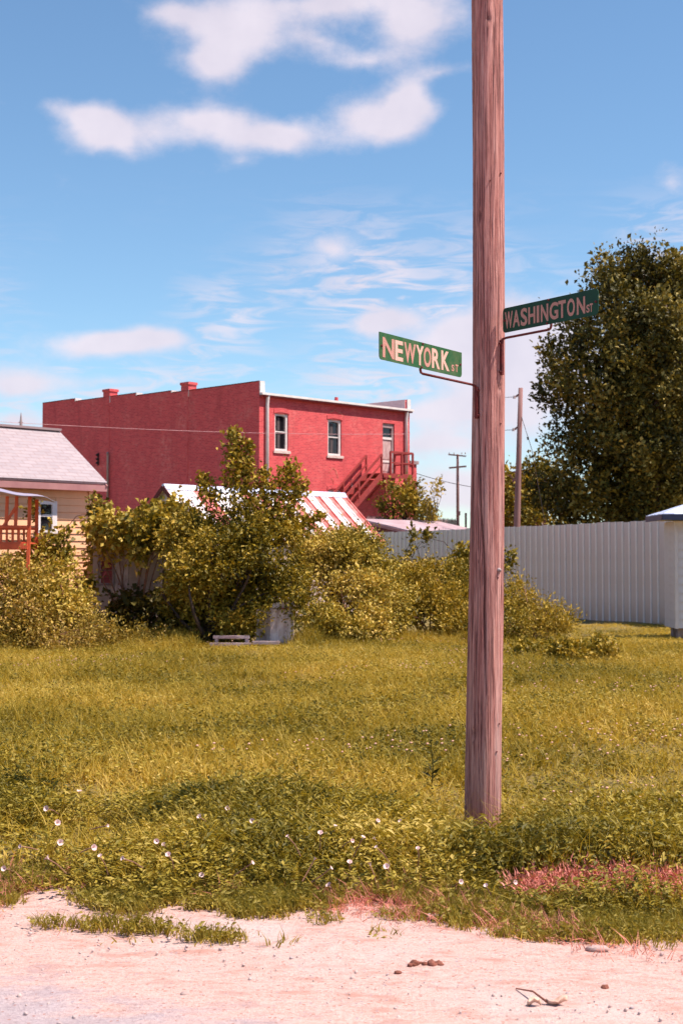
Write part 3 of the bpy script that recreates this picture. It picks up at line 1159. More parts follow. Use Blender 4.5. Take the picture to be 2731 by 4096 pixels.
# side wall with stepped parapet (heights read off the photo), thickness .3
steps = []
for (pa, ya, pb, yb) in ((171, 1615, 302, 1594), (302, 1606, 546, 1573), (546, 1585, 686, 1562), (686, 1573, 1037, 1524)):
    ta, tb = sid(pa, 1700)[0], sid(pb, 1700)[0]
    za = (sid(pa, ya)[1] + sid(pb, yb)[1]) / 2
    steps.append((tb, ta, za))
mb = MB()
prof = [(0, 0)]
steps_s = sorted(steps)
for (t0, t1, z) in steps_s:
    prof += [(t0, z), (t1, z)]
prof.append((steps_s[-1][1], 0))
mb.poly([(0, p[0], p[1]) for p in prof][::-1])
for (t0, t1, z) in steps_s:
    mb.quad((.3, t0, ZG - .5), (.3, t1, ZG - .5), (.3, t1, z), (.3, t0, z))
    mb.quad((0, t0, z), (.3, t0, z), (.3, t1, z), (0, t1, z))
mb.build('side_wall', 'brick_red', bld)
for k, (t0, t1, z) in enumerate(steps_s):
    MB().box(-.02, .32, t0 + .02, t1 - .02, z + .003, z + .035).build('coping', 'rust_iron', bld)
    if k:
        MB().box(-.03, .34, t0 - .05, t0 + .015, steps_s[k - 1][2] + .004, z + .03).build('step_face', 'trim_white', bld)
zt = steps_s[0][2]
MB().box(.0, .27, -.06, -.004, ZG - .02, zt + .02).build('parapet_end', 'trim_white', bld)
# opposite side wall, its inner face whitewashed, and the back walls
MB().box(WL - .30, WL, .01, SL, 0, zt - .02).build('far_wall', 'brick_red', bld)
MB().box(WL - .315, WL - .303, .01, SL - .1, ZG - .05, zt - .03).build('parapet_lining', 'brick_pale', bld)
MB().box(WL - .20, WL + .02, -.06, .008, ZG - .1, zt + .0).build('parapet_end', 'trim_white', bld)
MB().box(.02, WL - .02, SL - .3, SL - .01, 0, ZG - .3).build('front_wall', 'brick_red', bld)
MB().quad((.3, 0, ZG - .03), (WL - .32, 0, ZG - .03), (WL - .32, SL - .3, ZG + .25), (.3, SL - .3, ZG + .25)).build('roof', 'old_roof', bld)
# eave: gutter over a dark soffit
gut = MB().box(-.03, WL + .06, -.24, -.062, ZG - .065, ZG + .030).build('gutter', 'trim_white', bld)
MB().box(0, WL, -.20, -.002, ZG - .14, ZG - .078).build('soffit_board', 'fire_iron', gut)
xv = fac(1418, 1600)[0]
MB().tube([(xv, 1.2, ZG), (xv, 1.2, ZG + .42)], .09, 10).build('roof_vent', 'brick_red', bld)
# chimneys on the side wall
M['mortar_red'] = plain('mortar_red', (.70, .13, .13), (.58, .07, .08), 4, .9)
for (pa, pb, yt, yb) in ((408, 445, 1557, 1600), (722, 760, 1529, 1575)):
    tb, ta = sid(pa, 1600)[0], sid(pb, 1600)[0]
    z1, z0 = sid((pa + pb) / 2, yt)[1], sid((pa + pb) / 2, yb)[1]
    ch = empty('chimney', (0, 0, 0))
    ch.parent = bld
    MB().box(-.02, .46, ta + .08, ta + .62, z0 - .3, z1 - .12).build('stack', 'brick_red', ch)
    MB().box(-.018, -.001, ta + .12, ta + .22, 1.0, z0 - .35).build('flue_strip', M['mortar_red'], ch)
    MB().box(-.06, .50, ta + .04, ta + .66, z1 - .12, z1).build('chimney_cap', 'brick_red', ch)
    MB().box(-.03, .47, ta + .060, ta + .078, z0 - .15, z0 + .16).build('flashing', 'trim_white', ch)


def sash(h, name='window', half=False):
    x0, x1, z0, z1 = h
    wn = empty(name, ((x0 + x1) / 2, .10, z0))
    wn.parent = bld
    W, H = x1 - x0, z1 - z0
    fw = .085
    f = MB()
    f.box(-W / 2, -W / 2 + fw, -.05, .06, 0, H).box(W / 2 - fw * 1.3, W / 2, -.05, .06, 0, H)
    f.box(-W / 2 + fw, W / 2 - fw * 1.3, -.05, .06, 0, fw)
    arch = []
    n = 8
    for k in range(n + 1):
        t = k / n
        arch.append((-W / 2 + fw + (W - fw * 2.3) * t, H - fw * .9 - .0 + .04 * math.sin(math.pi * t) - .04))
    for k in range(n):
        f.hexa([(arch[k][0], -.05, arch[k][1]), (arch[k + 1][0], -.05, arch[k + 1][1]), (arch[k + 1][0], .06, arch[k + 1][1]), (arch[k][0], .06, arch[k][1])],
               [(arch[k][0], -.05, H), (arch[k + 1][0], -.05, H), (arch[k + 1][0], .06, H), (arch[k][0], .06, H)])
    f.build('frame', 'trim_white', wn)
    MB().box(-W / 2 + fw, W / 2 - fw * 1.3, -.02, .05, H * .50, H * .50 + .05).build('meeting_rail', 'trim_white', wn)
    MB().quad((-W / 2 + fw, .03, fw), (W / 2 - fw * 1.3, .03, fw), (W / 2 - fw * 1.3, .03, H * .5), (-W / 2 + fw, .03, H * .5)).build('pane', 'glass', wn)
    MB().quad((-W / 2 + fw, .045, H * .5), (W / 2 - fw, .045, H * .5), (W / 2 - fw, .045, H - .06), (-W / 2 + fw, .045, H - .06)).build('pane', 'glass', wn)
    MB().box(-W * .18, W * .02, .026, .029, fw + .05, H * .48).build('curtain', 'curtain', wn)
    MB().box(-W * .18, W * .02, .041, .044, H * .56, H * .9).build('curtain', 'curtain', wn)
    MB().box(-W / 2 - .08, W / 2 + .10, -.16, .0, -.12, -.002).build('sill', 'brick_pale', wn)
    # arched brick hood above
    hd_ = MB()
    for k in range(n):
        t0, t1 = k / n, (k + 1) / n
        xa, xb = -W / 2 - .06 + (W + .12) * t0, -W / 2 - .06 + (W + .12) * t1
        za, zb = H + .0 + .07 * math.sin(math.pi * t0), H + .0 + .07 * math.sin(math.pi * t1)
        hd_.hexa([(xa, -.125, za + .004), (xb, -.125, zb + .004), (xb, -.09, zb + .004), (xa, -.09, za + .004)],
                 [(xa, -.125, za + .2), (xb, -.125, zb + .2), (xb, -.09, zb + .2), (xa, -.09, za + .2)])
    hd_.build('brick_arch', 'brick_red', wn)
    return wn


sash(h1)
sash(h2)
sash(h3)
# door to the fire stair, with transom
x0, x1, z0, z1 = hd
W, H = x1 - x0, z1 - z0
dr = empty('door', ((x0 + x1) / 2, .12, z0))
dr.parent = bld
M['door_old'] = plain('door_old', (.62, .44, .43), (.36, .20, .19), 7, .85, stretch=(2, 1, .5), lo=.4, hi=.65)
MB().box(-W / 2, W / 2 - .12, -.01, .04, 0, H * .68).build('door_leaf', 'door_old', dr)
for (a, b2) in ((.06, .22), (.30, .62)):
    MB().box(-W / 2 + .1, W / 2 - .24, -.03, -.011, H * a, H * b2 - .03).build('door_panel', 'door_old', dr)
MB().box(-W / 2, W / 2 - .12, -.05, .04, H * .685, H * .73).build('transom_bar', 'trim_white', dr)
MB().box(-W / 2, W / 2 - .12, -.045, -.012, H * .235, H * .275).build('kick_rail', 'trim_white', dr)
MB().box(-W / 2, W / 2 - .12, .02, .04, H * .735, H * .91).build('transom_pane', 'glass', dr)
MB().box(-W / 2, W / 2, -.06, .05, H * .915, H - .005).build('lintel', 'old_board', dr)
MB().box(W / 2 - .115, W / 2, -.06, .05, 0, H * .91).build('door_jamb', 'old_board', dr)
# downspouts
for (px, y0_, y1_) in ((1064, 1580, 2250), (1619, 1642, 1960)):
    xd = fac(px, 1700)[0]
    za, zb = ZG - .05, max(.1, fac(px, y1_)[1])
    MB().tube([(xd, -.15, za), (xd, -.12, za - .15), (xd, -.085, za - .4), (xd, -.085, zb)], .075, 10).build('downspout', 'trim_white', bld, True)
xd = fac(1403, 1950)[0]
MB().tube([(xd, -.06, .1), (xd, -.06, fac(1403, 1917)[1])], .035, 8).build('conduit', 'bolt', bld)
# old pale mortar scars on the rear wall are thin smears of mortar
M['mortar'] = plain('mortar', (.70, .24, .19), (.55, .09, .08), 9, .9, lo=.35, hi=.6)
for pl in (((1315, 1652), (1330, 1645), (1338, 1636), (1347, 1646), (1364, 1654), (1371, 1668)), ((1313, 1955), (1330, 1940), (1333, 1925), (1325, 1912)),
           ((1333, 1938), (1350, 1945), (1362, 1957)), ((1316, 1890), (1330, 1872), (1342, 1880), (1352, 1912))):
    qs = [fac(*p) for p in pl]
    for a, b2 in zip(qs[:-1], qs[1:]):
        MB().bar((a[0], -.006, a[1]), (b2[0], -.006, b2[1]), .012, .055).build('mortar_scar', 'mortar', bld)
# service mast and insulator rack on the side wall
ts, zs0 = sid(440, 1820)
MB().tube([(-.12, ts, sid(440, 2000)[1]), (-.12, ts, zs0), (-.16, ts - .05, zs0 + .10), (-.24, ts - .12, zs0 + .04)], .055, 8).build('service_mast', 'bolt', bld, True)
tr = sid(396, 1830)[0]
ir = MB().box(-.06, 0, tr - .03, tr + .03, sid(396, 1862)[1], sid(396, 1812)[1]).build('insulator_rack', 'wire', bld)
for k in range(3):
    zz = sid(396, 1820 + k * 16)[1]
    MB().tube([(-.06, tr, zz), (-.10, tr, zz), (-.16, tr, zz)], [.03, .07, .04], 8).build('insulator', 'wire', ir)
# low brick wing at the right end with cap
ax0 = fac(1638, 1900)[0] + .02
ax1 = fac(1664, 1900)[0] + .05
az1 = fac(1650, 1845)[1]
an = MB().box(WL + .01, ax1, .02, 3.0, 0, az1 - .14).build('wing_wall', 'brick_red', bld)
MB().box(WL + .01, ax1 + .08, -.06, 3.05, az1 - .14, az1 + .02).build('wing_cap', 'old_board', an)

# fire stair: landing, stair, rails
fs = empty('fire_escape', (0, 0, 0))
fs.parent = bld
OUT = 1.15
zl = hd[2] - .05
xl0 = fac(1532, 1890, OUT + .1)[0]
xl1 = fac(1650, 1880, OUT + .1)[0]
for k in range(6):
    ya = -.12 - k * (OUT / 6)
    MB().box(xl0, xl1, ya - OUT / 6 + .02, ya, zl - .06, zl).build('landing_board', 'fire_iron', fs)
for (ya) in (-.12, -OUT - .1):
    MB().bar((xl0, ya, zl - .14), (xl1, ya, zl - .14), .07, .15).build('landing_beam', 'fire_iron', fs)
for xx in (xl0 + .2, xl1 - .25):
    MB().bar((xx, -OUT - .08, zl - .2), (xx, -.02, zl - 1.25), .06).build('brace', 'fire_iron', fs)
    MB().bar((xx, -OUT - .08, zl - .2), (xx, -OUT - .08, .0), .09).build('support_post', 'fire_iron', fs)
rl = MB()
rz = 1.0
for (pa, pb) in (((xl0 + .5, -OUT - .1), (xl1, -OUT - .1)), ((xl1, -OUT - .1), (xl1, -.1))):
    MB().bar((*pa, zl + rz), (*pb, zl + rz), .09).build('railing_rail', 'fire_iron', fs)
    MB().bar((*pa, zl + rz * .5), (*pb, zl + rz * .5), .06).build('railing_rail', 'fire_iron', fs)
for xy in ((xl0 + .5, -OUT - .1), ((xl0 + .5 + xl1) / 2, -OUT - .1), (xl1, -OUT - .1), (xl1, -OUT / 2), (xl1, -.1)):
    MB().bar((*xy, zl), (*xy, zl + rz), .08).build('railing_post', 'fire_iron', fs)
# flight going down to the left along the wall
nst = 17
s1_, z1_ = fac(1535, 1838, OUT + .05)
s2_, z2_ = fac(1400, 1997, OUT + .05)
run = (zl - .2) / nst * (s1_ - s2_) / (z1_ - z2_)
xs0 = xl0 - .05
for side_y in (-.22, -OUT - .05):
    MB().bar((xs0, side_y, zl - .1), (xs0 - run * nst, side_y, .1), .05, .24).build('stringer', 'fire_iron', fs)
    MB().bar((xs0, side_y, zl + .85), (xs0 - run * nst, side_y, .1 + .95), .085).build('handrail', 'fire_iron', fs)
    MB().bar((xs0, side_y, zl + .42), (xs0 - run * nst, side_y, .1 + .50), .065).build('handrail', 'fire_iron', fs)
    for k in range(0, nst + 1, 4):
        xx = xs0 - run * k
        zz = zl - .1 - (zl - .2) * k / nst
        MB().bar((xx, side_y, zz), (xx, side_y, zz + .97), .075).build('railing_post', 'fire_iron', fs)
tread = MB().box(-.14, .14, -OUT - .02, -.25, -.025, .02).mesh('stair_tread')
for k in range(1, nst):
    o = link('stair_tread', tread, 'fire_iron', fs)
    o.location = (xs0 - run * k + .1, 0, zl - .1 - (zl - .2) * k / nst + .06)

# ================================================================== CREAM HOUSE (left)
HD = 31.2
ov, rk = .32, .28
EE = P(430, 1930, 31.0)                      # eave end, right front
hz_e = EE.z
hr = Vector((EE.x, EE.y, 0)) - DR * rk + DL * ov
house = empty('cream_house', hr, BROT, 'cream clapboard house with pale shingled gable roof at the left edge', 'house')
HWID, HH = 9.5, 1.84                         # length along the front wall, half depth of the roof from the eave
HDEP = 2 * (HH - ov)
bh = .153
nb_ = int((hz_e - .1) / bh)


def hloc(px, py):
    q = hit(px, py, hr, DL)
    return (q - hr).dot(DR), q.z


wxa, wza = hloc(146, 2120)
wxb, wzb = hloc(224, 2006)


def board_part(x0, x1):
    return MB().hexa([(x0, -.030, 0), (x1, -.030, 0), (x1, 0, 0), (x0, 0, 0)], [(x0, -.006, bh - .004), (x1, -.006, bh - .004), (x1, 0, bh - .004), (x0, 0, bh - .004)]).mesh('clapboard')


board_full, bl_, br_ = board_part(-HWID, 0), board_part(-HWID, wxa), board_part(wxb, 0)
MB().box(-HWID, 0, .002, HDEP, 0, hz_e - .05).build('house_body', 'cream', house)
for k in range(nb_ + 1):
    z = .08 + k * bh
    if z + bh > hz_e + .10:
        continue
    if wza - bh < z < wzb:
        for m_ in (bl_, br_):
            link('clapboard', m_, 'cream', house).location = (0, 0, z)
    else:
        link('clapboard', board_full, 'cream', house).location = (0, 0, z)
MB().box(.002, .09, -.045, .06, 0, hz_e + .05).build('corner_board', 'cream', house)
wn = empty('window', ((wxa + wxb) / 2, -.03, wza))
wn.parent = house
W, H = wxb - wxa, wzb - wza
f = MB()
f.box(-W / 2, -W / 2 + .07, -.03, .04, 0, H).box(W / 2 - .12, W / 2, -.03, .04, 0, H).box(-W / 2 + .07, W / 2 - .12, -.03, .04, H - .07, H).box(-W / 2 - .05, W / 2 + .05, -.06, .04, -.07, 0)
f.build('frame', 'trim_white', wn)
MB().box(-W / 2 + .07, W / 2 - .12, -.02, .03, H * .46, H * .46 + .05).build('meeting_rail', 'trim_white', wn)
MB().quad((-W / 2 + .07, .015, 0), (W / 2 - .12, .015, 0), (W / 2 - .12, .015, H * .46), (-W / 2 + .07, .015, H * .46)).build('pane', 'glass', wn)
MB().quad((-W / 2 + .07, .025, H * .5), (W / 2 - .12, .025, H * .5), (W / 2 - .12, .025, H - .05), (-W / 2 + .07, .025, H - .05)).build('pane', 'glass', wn)
# gable roof
RR = P(236, 1723, EE.y + HH * .70)
rise = RR.z - hz_e
roof = empty('roof', (0, 0, 0))
roof.parent = house


def roofpoly(nm, pts, ex, ey):
    """sheet of shingles with thickness; uv from two axes"""
    ex, ey = Vector(ex).normalized(), Vector(ey).normalized()
    mb = MB()
    n = ex.cross(ey).normalized()
    mb.hexa([Vector(p) - n * .06 for p in pts], [Vector(p) for p in pts])
    return mb.build(nm, 'shingle', roof, False, lambda co: (co.dot(ex), co.dot(ey)))


yr = HH - ov
A, B = Vector((-HWID - rk, -ov, hz_e)), Vector((rk, -ov, hz_e))
R0_, R1_ = Vector((-HWID - rk, yr, hz_e + rise)), Vector((rk, yr, hz_e + rise))
A2, B2 = Vector((-HWID - rk, 2 * yr + ov, hz_e)), Vector((rk, 2 * yr + ov, hz_e))
sl = R0_ - A
roofpoly('roof_slope', [A, B, R1_, R0_], (1, 0, 0), sl)
roofpoly('roof_slope', [B2, A2, R0_, R1_], (-1, 0, 0), R0_ - A2)
MB().bar(R0_ + Vector((0, 0, .015)), R1_ + Vector((0, 0, .015)), .2, .05).build('ridge_cap', 'shingle', roof)
M['fascia'] = plain('fascia', (.42, .20, .19), (.34, .15, .15), 3, .8)
MB().box(A.x, B.x, -ov + .005, -ov + .035, hz_e - .20, hz_e - .065).build('fascia', 'fascia', roof)
MB().quad((A.x, -ov + .036, hz_e - .11), (B.x, -ov + .036, hz_e - .11), (B.x, -.001, hz_e - .10), (A.x, -.001, hz_e - .10)).build('soffit', 'fascia', roof)
for (p, q2) in ((B, R1_), (B2, R1_)):
    MB().bar(p + Vector((-.02, 0, -.12)), q2 + Vector((-.02, 0, -.12)), .03, .12).build('rake_board', 'fascia', roof)
for (xa, xb) in ((-.03, -.002), (-HWID + .002, -HWID + .03)):
    MB().hexa([(xa, .003, hz_e - .06), (xb, .003, hz_e - .06), (xb, HDEP, hz_e - .06), (xa, HDEP, hz_e - .06)],
              [(xa, yr - .05, hz_e + rise - .14), (xb, yr - .05, hz_e + rise - .14), (xb, yr + .05, hz_e + rise - .14), (xa, yr + .05, hz_e + rise - .14)]).build('gable', 'cream', house)

# antenna mast beyond the house
ab = P(85, 1730, 75)
am = empty('antenna_mast', (ab.x, ab.y, 0), 0, 'thin grey lattice mast rising behind the house ridge', 'mast')
zt_ = P(85, 1652, 75).z
MB().tube([(0, 0, 0), (0, 0, P(85, 1690, 75).z), (0, 0, zt_)], [.10, .075, .02], 6).build('mast_pole', 'bolt', am)
MB().bar((-.12, 0, P(85, 1690, 75).z), (.10, 0, P(85, 1690, 75).z), .05).build('mast_arm', 'bolt', am)

# ================================================================== RED PLAY TOWER with tarp (left edge)
TD = 26.0
tp = P(107, 2110, TD)
tower = empty('play_tower', (tp.x, TD, 0), R(4), 'orange red timber play tower with grey blue tarp roof beside the house', 'play tower')
rz0 = P(60, 2108, TD).z
pt = P(60, 1985, TD).z
W_ = 1.5
fz = P(60, 2185, TD).z
for (x, y) in ((0, 0), (-W_, 0), (0, 1.3), (-W_, 1.3)):
    lean = .06 if x == 0 and y == 0 else 0
    MB().bar((x, y, 0), (x + lean, y, pt), .06).build('post', 'red_wood', tower)
for x in (-.20, -.37):
    MB().bar((x, .02, rz0), (x + .02, .02, pt), .055).build('post', 'red_wood', tower)
MB().bar((-.42, .0, rz0), (-.16, .0, pt - .15), .05).build('brace', 'red_wood', tower)
for y in (-.03, 1.3):
    MB().bar((-W_ - .03, y, rz0), (.03, y, rz0), .10, .05).build('top_rail', 'red_wood', tower)
    MB().bar((-W_ - .03, y, fz), (.03, y, fz), .05, .10).build('floor_beam', 'red_wood', tower)
    bal = MB().box(-.02, .02, -.012, .012, fz + .04, rz0 - .02).mesh('baluster')
    for k in range(13):
        o = link('baluster', bal, 'red_wood', tower)
        o.location = (-W_ + .07 + k * .108, y + .02, 0)
fb = MB().box(-W_, 0, -.055, .055, fz + .052, fz + .08).mesh('floor_board')
for k in range(11):
    link('floor_board', fb, 'red_wood', tower).location = (0, .03 + k * .122, 0)
# tarp: sagging sheet with thickness
nxp, nyp = 16, 10
tv = []
for j in range(nyp + 1):
    for i in range(nxp + 1):
        u, v = i / nxp, j / nyp
        x = -W_ - .15 + (W_ + .50) * u
        y = -.25 + 1.8 * v
        z = pt + .04 + .14 * math.sin(math.pi * v) * (1 - u) ** .6 + .10 * (1 - u) - .07 * u ** 3 + .02 * math.sin(u * 14 + v * 3)
        tv.append((x, y, z))
tf = [(j * (nxp + 1) + i, j * (nxp + 1) + i + 1, (j + 1) * (nxp + 1) + i + 1, (j + 1) * (nxp + 1) + i) for j in range(nyp) for i in range(nxp)]
me = bpy.data.meshes.new('tarp')
me.from_pydata(tv, [], tf)
me.shade_smooth()
to = link('tarp', me, 'tarp', tower)
md = to.modifiers.new('solid', 'SOLIDIFY')
md.thickness = .012

# ================================================================== STRIPED METAL ROOF SHED
SD = 40.0
sa = P(655, 1945, SD)
shed = empty('metal_roof_shed', (sa.x, sa.y, 0), BROT, 'low shed with white metal roof streaked by rust stripes behind the shrubs', 'shed')
RL = 7.25
zr = sa.z
pit = math.tan(R(41))
HWD = 1.75                                   # half width of roof plan
ez = zr - HWD * pit
# local x along ridge, y: negative = towards the camera side
MB().box(.12, RL - .12, -HWD + .2, HWD - .2, 0, ez + .12).build('shed_wall', 'grey_panel', shed)
for xe in (.10, RL - .14):
    MB().hexa([(xe, -HWD + .22, ez), (xe + .04, -HWD + .22, ez), (xe + .04, HWD - .22, ez), (xe, HWD - .22, ez)],
              [(xe, -.02, zr - .12), (xe + .04, -.02, zr - .12), (xe + .04, .02, zr - .12), (xe, .02, zr - .12)]).build('gable', 'fence_metal', shed)
npan = 24
pw = RL / npan
for sgn in (-1, 1):
    mb = MB()
    a, b2 = Vector((0, 0, zr)), Vector((0, sgn * HWD, ez))
    n = Vector((0, -sgn * (ez - zr), HWD)).normalized()
    if sgn < 0:
        n = Vector((0, (ez - zr), HWD)).normalized()
    t = .012
    for (x0, x1, h) in ((.004, pw - .05, t), (pw - .048, pw - .004, .045)):
        p4 = [Vector((x0, a.y, a.z)), Vector((x1, a.y, a.z)), Vector((x1, b2.y, b2.z)), Vector((x0, b2.y, b2.z))]
        if sgn > 0:
            p4 = p4[::-1]
        mb.hexa([p - n * .01 for p in p4], [p + n * h for p in p4])
    pm = mb.mesh('roof_panel')
    pm2 = pm.copy()
    for k in range(npan):
        rust = (k % 2 == 1 and k > 10) or k in (3, 4, 9)
        o = link('roof_panel', pm2 if rust else pm, 'roof_rust' if rust else 'roof_white', shed)
        o.location = (k * pw, 0, 0)
MB().hexa([(-.02, -.16, zr - .09), (RL + .02, -.16, zr - .09), (RL + .02, .16, zr - .09), (-.02, .16, zr - .09)],
          [(-.02, -.03, zr + .07), (RL + .02, -.03, zr + .07), (RL + .02, .03, zr + .07), (-.02, .03, zr + .07)]).build('ridge_cap', 'sky_metal', shed)
for xe in (-.03, RL + .005):
    for sgn in (-1, 1):
        MB().bar((xe, 0, zr - .03), (xe, sgn * HWD, ez - .03), .03, .12).build('rake_board', 'rust_iron', shed)

# ================================================================== LOW LEAN-TO and PICKET FENCE beyond the metal fence
LD = 53.0
lc_ = P(1640, 2122, LD)
lt = empty('lean_to', (lc_.x, lc_.y, 0), BROT, 'low lean-to with dull grey pink roof behind the metal fence', 'shed')
zn = lc_.z
LL, LM, ri = 2.6, 4.6, .50
MB().hexa([(0, 0, zn - .06), (LM, 0, zn - .06), (LM, LL, zn + ri - .06), (0, LL, zn + ri - .06)], [(0, 0, zn), (LM, 0, zn), (LM, LL, zn + ri), (0, LL, zn + ri)]).build('lean_to_roof', 'old_roof', lt)
nbp = 12
for k in range(nbp):
    y0_ = .12 + k * (LL - .2) / nbp
    y1_ = y0_ + (LL - .2) / nbp - .012
    za, zb = zn - .07 + ri * y0_ / LL, zn - .07 + ri * y1_ / LL
    MB().hexa([(.10, y0_, 0), (.13, y0_, 0), (.13, y1_, 0), (.10, y1_, 0)], [(.10, y0_, za), (.13, y0_, za), (.13, y1_, zb), (.10, y1_, zb)]).build('wall_board', 'dark_wall', lt)
MB().box(.14, LM - .1, .10, LL - .1, 0, zn - .08).build('wall', 'dark_wall', lt)
MB().bar((-.02, 0, zn - .1), (-.02, LL, zn + ri - .1), .03, .10).build('fascia', 'fascia', lt)
MB().bar((0, -.02, zn - .05), (LM, -.02, zn - .05), .03, .09).build('fascia', 'fascia', lt)

pa_, pb_ = P(1470, 2062, 57.5), P(1838, 2083, 61.5)
dv = (pb_ - pa_)
dl = math.hypot(dv.x, dv.y)
pf = empty('picket_fence', (pa_.x, pa_.y, 0), math.atan2(dv.y, dv.x), 'old reddish picket fence showing its tips above the lean-to roof', 'fence')
pz = pa_.z
pk = MB().hexa([(-.035, -.01, 0), (.035, -.01, 0), (.035, .01, 0), (-.035, .01, 0)], [(-.035, -.01, pz - .08), (.035, -.01, pz - .08), (.035, .01, pz - .08), (-.035, .01, pz - .08)])
pk.hexa([(-.035, -.0095, pz - .079), (.035, -.0095, pz - .079), (.035, .0095, pz - .079), (-.035, .0095, pz - .079)], [(-.006, -.009, pz), (.006, -.009, pz), (.006, .009, pz), (-.006, .009, pz)])
pkm = pk.mesh('picket')
npk = int(dl / .098)
for k in range(npk):
    o = link('picket', pkm, 'far_wood', pf)
    o.location = (k * .098, 0, random.uniform(-.03, .01))
for z in (.5, pz * .5, pz - .35):
    MB().box(0, dl, .012, .05, z, z + .09).build('rail', 'far_wood', pf)

# ================================================================== METAL PANEL FENCE
fa_ = P(2655, 2080, 36.0)
fb_ = P(1500, 2131, 51.5)
fd = Vector((fb_.x - fa_.x, fb_.y - fa_.y, 0))
fl = fd.length
fdn = fd / fl
# start beyond the frame on the right, behind the white shed
fstart = fa_ - fdn * 2.2
fence = empty('metal_fence', (fstart.x, fstart.y, 0), math.atan2(fdn.y, fdn.x), 'long pale grey ribbed metal panel fence across the back of the lot', 'fence')
FH = fa_.z
pwid = .305
# local x runs along the fence away from the camera; camera side is +y
mb = MB()
sec = [(0, 0), (.016, .024), (.044, .024), (.060, 0), (pwid + .004, -.002)]
for (a, b2) in zip(sec[:-1], sec[1:]):
    mb.quad((b2[0], b2[1], -.1), (a[0], a[1], -.1), (a[0], a[1], FH), (b2[0], b2[1], FH))
for (a, b2) in zip(sec[:-1], sec[1:]):
    mb.quad((a[0], a[1] - .008, -.1), (b2[0], b2[1] - .008, -.1), (b2[0], b2[1] - .008, FH), (a[0], a[1] - .008, FH))
    mb.quad((a[0], a[1], FH), (a[0], a[1] - .008, FH), (b2[0], b2[1] - .008, FH), (b2[0], b2[1], FH))
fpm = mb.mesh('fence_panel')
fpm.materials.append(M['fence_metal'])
fpm.materials.append(M['rib_highlight'])          # sunlit highlight on the ribs, painted in as a paler colour
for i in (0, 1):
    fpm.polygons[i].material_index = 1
nfp = int((fl + 6.0) / pwid)
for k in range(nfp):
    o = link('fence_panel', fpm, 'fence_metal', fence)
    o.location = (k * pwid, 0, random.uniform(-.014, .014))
for z in (.35, FH * .5, FH - .2):
    MB().box(0, nfp * pwid, -.10, -.012, z, z + .09).build('fence_rail', 'far_wood', fence)
for k in range(0, nfp, 8):
    MB().box(k * pwid - .05, k * pwid + .05, -.21, -.105, -.1, FH - .05).build('fence_post', 'far_wood', fence)

# ================================================================== WHITE SHED (right edge)
WD = 29.0
wc = P(2697, 2300, WD)
ws = empty('white_shed', (wc.x, WD, 0), 0, 'white clapboard shed with pale blue metal roof at the right edge', 'shed')
wz0, wz1 = P(2700, 2513, WD).z, P(2700, 2085, WD).z
WW, WDp = 2.6, .95
MB().box(.012, WW, .035, WDp, wz0, wz1).build('shed_body', 'shed_white', ws)
MB().box(-.004, .062, -.030, .034, wz0 - .01, wz1 - .10).build('corner_board', 'shed_white', ws)
MB().box(-.004, WW, -.004, .034, wz1 - .097, wz1).build('frieze_board', 'shed_white', ws)
sh_ = .178
bm_ = MB().hexa([(.066, -.014, 0), (WW, -.014, 0), (WW, .034, 0), (.066, .034, 0)], [(.066, .020, sh_ - .004), (WW, .020, sh_ - .004), (WW, .034, sh_ - .004), (.066, .034, sh_ - .004)]).mesh('clapboard')
k = 0
while wz0 + (k + 1) * sh_ < wz1 - .10:
    link('clapboard', bm_, 'shed_white', ws).location = (0, 0, wz0 + k * sh_)
    k += 1
sbm = MB().hexa([(.0, .066, 0), (.0, WDp, 0), (.011, WDp, 0), (.011, .066, 0)][::-1], [(.006, .066, sh_ - .004), (.006, WDp, sh_ - .004), (.011, WDp, sh_ - .004), (.011, .066, sh_ - .004)][::-1]).mesh('clapboard')
k = 0
while wz0 + (k + 1) * sh_ < wz1:
    link('clapboard', sbm, 'shed_white', ws).location = (-.002, 0, wz0 + k * sh_)
    k += 1
for (x, y) in ((.2, .3), (1.2, .3), (2.2, .3), (.2, .75), (1.2, .75), (2.2, .75)):
    MB().box(x - .1, x + .1, y - .1, y + .1, 0, wz0 - .002).build('foundation_block', 'stone', ws)
